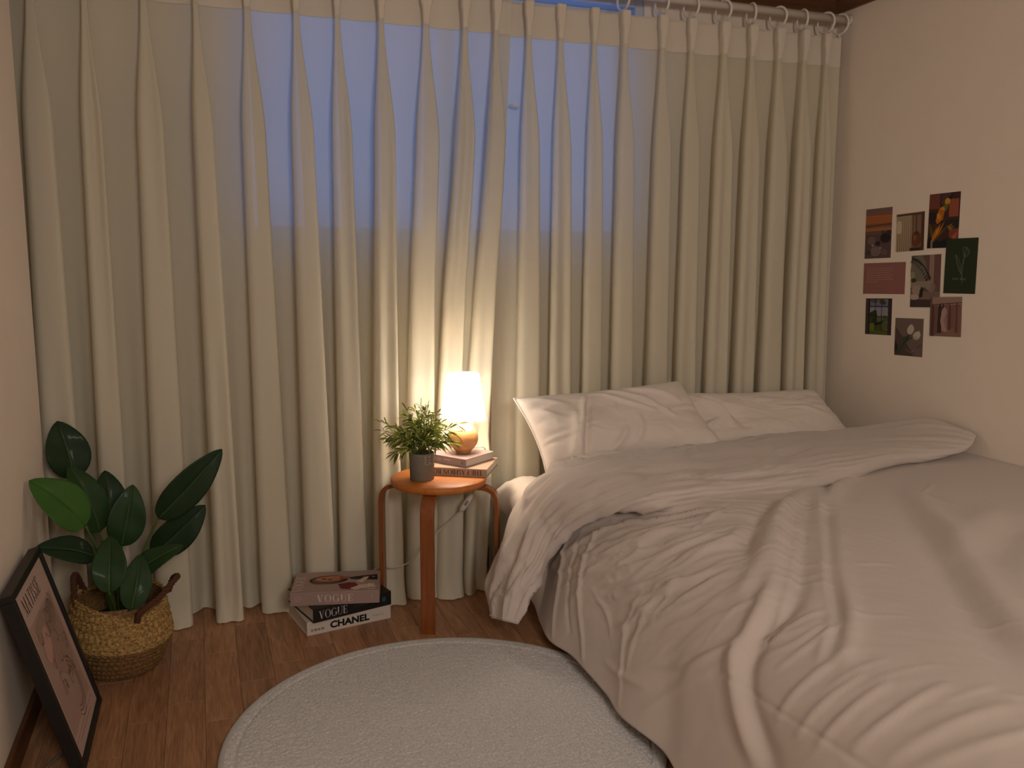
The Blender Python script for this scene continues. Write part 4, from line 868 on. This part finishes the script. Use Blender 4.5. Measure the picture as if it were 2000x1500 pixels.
# ------------------------------------------------------------------ framed print leaning on the left wall
fo = Vector((-.2715, 1.93, .001)); fu = Vector((-.112, 0, .411)).normalized(); fr = Vector((.006, 1, 0)).normalized(); fnm = fr.cross(fu)
FW, FH, FT, FB = .330, .428, .026, .016
frm = thing('picture_frame', 'black-framed pink art print leaning against the left wall beside the basket', 'picture frame', tuple(fo))
MF = Matrix(((fr.x, fu.x, fnm.x, fo.x), (fr.y, fu.y, fnm.y, fo.y), (fr.z, fu.z, fnm.z, fo.z), (0, 0, 0, 1)))
if fnm.x < 0: fnm = -fnm
m_blk = mat('frame_black', lin(24, 22, 22), .45, .4)
MF = Matrix(((fr.x, fu.x, fnm.x, fo.x), (fr.y, fu.y, fnm.y, fo.y), (fr.z, fu.z, fnm.z, fo.z), (0, 0, 0, 1)))
def fbar(lo, hi):
    bm = bmesh.new(); add_box(bm, lo, hi, MF, .0015); bmesh.ops.recalc_face_normals(bm, faces=bm.faces[:]); return bmo('frame_bar', bm, m_blk, frm)
fbar((0, 0, -FT), (FW, FB, 0)); fbar((0, FH-FB, -FT), (FW, FH, 0)); fbar((0, FB, -FT), (FB, FH-FB, 0)); fbar((FW-FB, FB, -FT), (FW, FH-FB, 0))
bm = bmesh.new(); add_box(bm, (FB*.6, FB*.6, -FT+.002), (FW-FB*.6, FH-FB*.6, -FT+.006), MF); bmesh.ops.recalc_face_normals(bm, faces=bm.faces[:]); bmo('back_board', bm, mat('board_brown', lin(90, 70, 52), .9), frm)
# the print is read from the room: its right runs towards the window
p = Print(MF @ Vector((FB, FB, -.007)), fr if fr.cross(fu).x > 0 else fr, fu); p.n = fnm
w_, h_ = FW-2*FB, FH-2*FB
paper, pk, pk2, gr, lnk = ink(196, 170, 158), ink(176, 148, 136), ink(164, 136, 124), ink(150, 128, 112), ink(96, 70, 62)
p.rect(0, 0, w_, h_, paper)
e = .0003
p.rect(.028, .045, w_-.028, h_-.082, pk, e)
p.serif('MATISSE', .048, h_-.060, .038, ink(60, 44, 42), e, gap=.14, squeeze=.80)
rq = random.Random(3)
p.poly([(.06, .30), (.15, .31), (.25, .29), (.262, .20), (.24, .12), (.16, .14), (.09, .19)], pk2, 2*e); p.ell(.20, .275, .055, .030, gr, 3*e, .2); p.ell(.10, .245, .045, .03, ink(196, 156, 142), 3*e, .7)
for i in range(26):
    cx_, cy_ = rq.uniform(.06, .25), rq.uniform(.12, .30); a_ = rq.uniform(0, 6.28); r_ = rq.uniform(.008, .022)
    p.line([(cx_+r_*(.4+.09*j)*math.cos(a_+j*.55), cy_+r_*(.4+.09*j)*math.sin(a_+j*.55)) for j in range(9)], .0014, lnk if i % 3 else ink(120, 92, 60), 4*e)
for k_ in range(3): p.line([(.17+(.055+.012*k_)*math.cos(t_)*.75, .105+(.045+.010*k_)*math.sin(t_)*1.1) for t_ in np.linspace(-2.2, 1.4, 18)], .0015, lnk, 4*e)
p.line([(.03, .032), (w_-.03, .032)], .002, ink(170, 130, 118), e); p.line([(.06, .020), (w_-.08, .020)], .0016, ink(150, 112, 104), e)
p.build('art_print', frm)
cbl = pyd('floor_cable', *tube(catmull([(-.385, 1.80, .004), (-.365, 1.93, .004), (-.340, 2.005, .004), (-.312, 2.05, .004), (-.30, 2.12, .004), (-.33, 2.2, .004)], 8), .0035, 8), mat('cable_grey', lin(120, 112, 104), .5))
tag(cbl, 'thin grey cable lying on the floor behind the leaning frame', 'cable')

# ------------------------------------------------------------------ nine cards stuck on the right wall
m_card = mat('card_white', lin(214, 204, 194), .6, .25)
def card(label, y, z, wd, ht, rot, draw, lift=0):
    """the card's right runs towards the camera (-Y)"""
    root = thing('photo_card', label, 'photo card', (XR, y, z), 'cards on the right wall')
    r_ = Vector((0, -math.cos(rot), math.sin(rot))); u_ = Vector((0, math.sin(rot), math.cos(rot))); n_ = Vector((-1, 0, 0))
    o = Vector((XR-.0006-lift, y, z))-r_*wd/2-u_*ht/2
    M = Matrix(((r_.x, u_.x, n_.x, o.x), (r_.y, u_.y, n_.y, o.y), (r_.z, u_.z, n_.z, o.z), (0, 0, 0, 1)))
    bm = bmesh.new(); add_box(bm, (0, 0, -.0003), (wd, ht, .0005), M); bmesh.ops.recalc_face_normals(bm, faces=bm.faces[:]); bmo('card', bm, m_card, root)
    p = Print(o+n_*.0006, r_, u_); p.n = n_
    p.W, p.H = wd, ht
    base = p
    class S:                                                # unit-square drawing on the card
        def rect(s, a, b, c, d, m, l=0): p.rect(a*wd, b*ht, c*wd, d*ht, m, l*.00008)
        def poly(s, q, m, l=0): p.poly([(a*wd, b*ht) for a, b in q], m, l*.00008)
        def ell(s, a, b, c, d, m, l=0, rot=0): p.ell(a*wd, b*ht, c*wd, d*wd, m, l*.00008, rot)
        def line(s, q, w_, m, l=0): p.line([(a*wd, b*ht) for a, b in q], w_*wd, m, l*.00008)
    draw(S(), p); p.build('print', root)
def d_beach(s, p):
    s.rect(0, 0, 1, 1, ink(96, 76, 74)); s.rect(0, .60, 1, 1, ink(140, 92, 66), 1); s.rect(0, .9, 1, 1, ink(120, 96, 88), 2); s.rect(0, .70, 1, .84, ink(172, 104, 62), 2); s.rect(0, .55, 1, .61, ink(166, 110, 72), 2); s.line([(0, .65), (1, .67)], .03, ink(92, 62, 54), 3); s.line([(0, .86), (1, .83)], .02, ink(184, 122, 78), 3)
    s.rect(0, .48, 1, .55, ink(112, 82, 72), 2)
    for x, y, r, c in ((.78, .40, .20, (44, 36, 40)), (.9, .5, .1, (58, 48, 52)), (.68, .52, .06, (70, 58, 60)), (.25, .36, .16, (118, 98, 96)), (.5, .30, .1, (56, 46, 50)), (.42, .14, .2, (126, 106, 104)), (.75, .12, .12, (108, 90, 92)), (.15, .12, .1, (74, 60, 62)), (.6, .2, .05, (150, 130, 122)), (.3, .26, .05, (158, 138, 130))): s.ell(x, y, r, r*.7, ink(*c), 3)
def d_curt(s, p):
    s.rect(0, 0, 1, 1, ink(122, 92, 72)); s.rect(0, 0, .56, .95, ink(178, 160, 132), 1)
    for i in range(7): s.poly([(.05+.075*i, 0), (.09+.075*i, 0), (.08+.075*i, .94), (.065+.075*i, .94)], ink(132, 114, 90), 2)
    s.ell(.11, .68, .1, .15, ink(206, 188, 164), 3); s.rect(.02, .48, .2, .66, ink(206, 188, 164), 3)
    s.rect(0, .94, .9, .97, ink(70, 52, 42), 3); s.rect(.9, 0, 1, 1, ink(84, 62, 50), 2); s.rect(.62, .45, .88, .92, ink(136, 106, 92), 1); s.rect(.70, .5, .74, .92, ink(92, 66, 54), 2)
    s.ell(.73, .30, .17, .20, ink(108, 66, 42), 3); s.ell(.73, .46, .09, .05, ink(88, 54, 38), 4); s.ell(.68, .34, .05, .08, ink(140, 90, 58), 4); s.rect(.5, 0, .9, .08, ink(62, 44, 36), 3)
def d_bird(s, p):
    s.rect(0, 0, 1, 1, ink(70, 46, 42)); s.rect(0, .72, .35, 1, ink(120, 66, 56), 1); s.rect(.66, .56, .96, .88, ink(158, 84, 60), 1); s.rect(.4, .8, .7, 1, ink(84, 60, 58), 1); s.rect(0, .45, .25, .66, ink(50, 34, 34), 1); s.rect(.7, .12, 1, .34, ink(136, 66, 52), 1); s.rect(.4, .36, 1, .5, ink(46, 42, 40), 2)
    Y, O, G, K = ink(204, 150, 44), ink(190, 104, 30), ink(96, 82, 34), ink(30, 28, 26)
    s.poly([(.52, .86), (.66, .94), (.80, .97), (.66, .86), (.56, .80)], K, 3); s.ell(.6, .84, .09, .09, Y, 4, .4); s.poly([(.5, .8), (.66, .80), (.58, .68), (.44, .62), (.40, .72)], ink(112, 104, 44), 4); s.ell(.44, .70, .08, .07, Y, 5); s.poly([(.34, .72), (.52, .68), (.48, .52), (.30, .44), (.24, .50)], O, 5); s.ell(.34, .58, .06, .09, Y, 6, .4)
    for x0, x1, y1, c in ((.2, .02, .50, G), (.2, .55, .5, O), (.18, .7, .44, G), (.15, .42, .46, Y), (.15, .3, .40, O)): s.poly([(x0-.03, .12), (x0+.03, .12), ((x0+x1)/2+.05, (.12+y1)/2), (x1, y1), ((x0+x1)/2-.04, (.12+y1)/2)], c, 6)
    s.poly([(.62, .38), (.8, .44), (.74, .36), (.86, .40), (.74, .30)], ink(150, 110, 44), 6)
    s.poly([(0, 0), (1, 0), (1, .12), (.7, .18), (.4, .12), (.1, .22), (0, .16)], ink(30, 30, 28), 5); s.rect(.12, 0, .18, .14, ink(150, 130, 112), 7); s.poly([(.8, .2), (.98, .3), (.92, .18), (1, .14), (.84, .12)], ink(176, 98, 76), 6)
def d_pink(s, p):
    s.rect(0, 0, 1, 1, ink(150, 102, 96)); t = ink(176, 136, 126)
    for i, (a, b) in enumerate(((.08, .72), (.08, .70), (.08, .66), (.08, .74), (.08, .68), (.08, .72), (.08, .36))):
        x = a; rr = random.Random(i)
        while x < b: q = min(b, x+rr.uniform(.03, .09)); s.line([(x, .82-.072*i), (q, .82-.072*i)], .012, t, 1); x = q+.012
def d_fern(s, p):
    s.rect(0, 0, 1, 1, ink(104, 84, 78)); s.rect(.62, .3, .78, 1, ink(156, 128, 114), 1); s.rect(.8, .2, 1, 1, ink(112, 84, 80), 1); s.ell(.26, .70, .28, .42, ink(120, 112, 100), 1); s.rect(.0, .38, .6, .5, ink(150, 136, 122), 2)
    D = ink(42, 44, 36)
    s.line([(.02, .95), (.25, .88), (.45, .78), (.6, .62), (.66, .52)], .05, D, 3)
    for i in range(11):
        t = i/10; x = .08+.54*t; y = .94-.36*t**1.6; s.poly([(x, y), (x-.12+.03*t, y-.09), (x-.10, y-.05)], D, 3); s.poly([(x, y), (x+.10, y-.03), (x+.04, y+.02)], ink(70, 70, 56), 3)
    s.ell(.06, .62, .08, .1, ink(150, 144, 112), 3); s.ell(.1, .52, .09, .06, ink(60, 62, 46), 4)
    s.rect(0, .14, 1, .30, ink(128, 106, 98), 2); s.rect(0, 0, 1, .15, ink(74, 56, 56), 3); s.ell(.22, .33, .18, .12, ink(164, 146, 134), 4); s.ell(.14, .20, .16, .08, ink(182, 164, 152), 5); s.poly([(.3, .18), (.42, .2), (.44, .36), (.38, .40), (.32, .32)], D, 5); s.rect(.66, .32, .84, .44, ink(140, 116, 104), 4); s.ell(.6, .42, .09, .12, ink(146, 136, 120), 4)
def d_tulip_green(s, p):
    s.rect(0, 0, 1, 1, ink(44, 54, 34)); k = ink(128, 134, 116)
    def o(q, w_=.008): s.line(q, w_, k, 1)
    o([(.60, .70), (.56, .55), (.53, .40), (.56, .26), (.58, .18)]); o([(.62, .70), (.585, .55), (.56, .40), (.58, .24)])
    o([(.62, .70), (.55, .76), (.54, .82), (.60, .84), (.68, .82), (.74, .76), (.72, .70), (.66, .66), (.60, .67), (.56, .72)]); o([(.60, .68), (.60, .76), (.66, .83), (.68, .75), (.62, .68)]); o([(.68, .67), (.75, .74), (.72, .80)])
    o([(.55, .34), (.46, .42), (.38, .54), (.32, .70), (.38, .68), (.46, .58), (.52, .46), (.54, .36)]); o([(.33, .70), (.42, .54), (.53, .36)])
    p.sans('one way', .26*p.W, .245*p.H, .062*p.H, ink(134, 130, 116), .00008, bold=-.012, spacing=1.05, squeeze=.98)
def d_window(s, p):
    s.rect(0, 0, 1, 1, ink(50, 44, 44)); s.rect(.16, .12, .86, .98, ink(118, 116, 136), 1); s.rect(.16, .5, .86, .75, ink(148, 146, 152), 2); s.poly([(.16, .98), (.5, .98), (.4, .86), (.2, .90)], ink(90, 86, 96), 2)
    for x, y, r, c in ((.3, .52, .16, (44, 52, 34)), (.24, .40, .14, (60, 72, 38)), (.42, .34, .18, (40, 48, 30)), (.6, .40, .16, (98, 108, 62)), (.75, .44, .12, (84, 92, 58)), (.3, .2, .16, (108, 118, 44)), (.55, .18, .2, (70, 84, 36)), (.75, .24, .14, (92, 98, 46)), (.36, .62, .08, (52, 58, 44)), (.62, .92, .1, (74, 78, 66)), (.7, .88, .07, (60, 66, 54))): s.ell(x, y, r, r*.8, ink(*c), 3)
    s.poly([(.3, .3), (.7, .4), (.66, .32), (.4, .24)], ink(30, 36, 28), 4)
    for q in ([(.38, .12), (.38, .98)], [(.62, .12), (.62, .98)], [(.16, .78), (.86, .78)], [(.16, .50), (.86, .50)]): s.line(q, .022, ink(44, 42, 48), 5)
    s.rect(0, 0, .10, 1, ink(74, 62, 58), 5); s.rect(.10, 0, .17, 1, ink(44, 38, 40), 6); s.rect(.86, 0, 1, 1, ink(58, 48, 48), 6); s.rect(.16, 0, .86, .10, ink(88, 92, 48), 4)
def d_tulips(s, p):
    s.rect(0, 0, 1, 1, ink(116, 98, 90)); s.poly([(0, .2), (0, .78), (.34, .46), (.7, .0), (0, 0)], ink(84, 70, 64), 1); s.poly([(0, .1), (0, .42), (.10, .30), (.16, .1)], ink(44, 44, 36), 2)
    W1, W2, K = ink(198, 186, 170), ink(176, 164, 148), ink(46, 52, 42)
    s.line([(.5, .58), (.36, .44), (.2, .24), (.1, .08)], .045, ink(74, 84, 64), 3); s.line([(.66, .52), (.44, .40), (.26, .2), (.16, .04)], .045, ink(66, 76, 58), 3); s.poly([(.34, .5), (.56, .56), (.42, .36), (.2, .06), (.12, .06), (.26, .32)], K, 2); s.poly([(.18, .28), (.5, .44), (.34, .24), (.14, .04), (.06, .06)], K, 2)
    s.ell(.56, .70, .14, .11, W1, 4, .9); s.poly([(.46, .64), (.52, .82), (.60, .85), (.68, .76), (.66, .64)], W1, 5); s.ell(.78, .55, .14, .11, W2, 4, .35); s.poly([(.68, .54), (.74, .64), (.86, .68), (.92, .60), (.86, .50)], W1, 5)
    s.line([(.78, .22), (.94, .32)], .014, K, 3); s.line([(.42, .16), (.6, .10), (.74, .18)], .012, ink(150, 132, 122), 3); s.line([(.48, .22), (.78, .02)], .010, ink(70, 58, 54), 3)
def d_clothes(s, p):
    s.rect(0, 0, 1, 1, ink(138, 106, 94)); s.rect(0, .8, 1, 1, ink(160, 130, 116), 1); s.line([(0, .80), (1, .86)], .02, ink(84, 66, 58), 2)
    for i, (x, w_, y0, c) in enumerate(((.02, .12, .0, (92, 62, 58)), (.13, .1, .05, (120, 86, 78)), (.24, .14, .08, (66, 46, 46)), (.36, .12, .30, (82, 56, 54)), (.58, .10, .18, (104, 70, 64)), (.68, .10, .22, (128, 94, 84)), (.80, .09, .10, (110, 78, 72)), (.90, .10, .05, (136, 100, 90)))): s.poly([(x, y0), (x+w_, y0), (x+w_*.9, .76), (x+w_*.5, .83), (x+w_*.1, .74)], ink(*c), 3+i % 3)
    s.poly([(.34, .40), (.40, .14), (.54, .12), (.52, .36), (.54, .66), (.46, .76), (.38, .66)], ink(182, 150, 138), 7); s.poly([(.44, .4), (.54, .12), (.58, .14), (.53, .6)], ink(160, 128, 118), 8)
    for x in (.38, .58, .86): s.line([(x-.07, .74), (x, .85), (x+.07, .76)], .012, ink(58, 44, 40), 9)
    s.rect(0, 0, .06, 1, ink(110, 80, 74), 8)
CARDS = {k: v for k, *v in [
('beach', 2.584, 1.195, 0.131, 0.182, 0.028),
('curt', 2.432, 1.195, 0.128, 0.133, 0.046),
('bird', 2.288, 1.229, 0.129, 0.182, 0.017),
('pink', 2.543, 1.031, 0.206, 0.114, 0.028),
('fern', 2.348, 1.025, 0.130, 0.180, 0.042),
('tulipg', 2.204, 1.078, 0.128, 0.181, 0.012),
('win', 2.558, 0.890, 0.131, 0.134, 0.039),
('tul', 2.406, 0.826, 0.130, 0.134, 0.034),
('cloth', 2.250, 0.908, 0.131, 0.133, 0.047),
]}
for k, lab, fn, lift in (('beach', 'portrait card of an orange sunset over a beach picnic, upper left of the wall group', d_beach, 0), ('curt', 'card picturing a pale curtain and a round brown vase', d_curt, 0), ('bird', 'card picturing bright yellow-orange flowers, highest on the wall', d_bird, 0),
                   ('pink', 'landscape dusty pink card with lines of small pale text', d_pink, 0), ('fern', 'card picturing a drooping fern over a laid table, in the middle of the wall group', d_fern, 0), ('tulipg', 'dark green card with a line-drawn tulip and pale lettering', d_tulip_green, .001),
                   ('win', 'card picturing a barred window with greenery outside', d_window, 0), ('tul', 'card picturing two white tulips, lowest on the wall', d_tulips, 0), ('cloth', 'card picturing clothes hanging on a rail', d_clothes, .001)):
    y, z, wd, ht, rot = CARDS[k]; card(lab, y, z, wd, ht, rot, fn, lift)
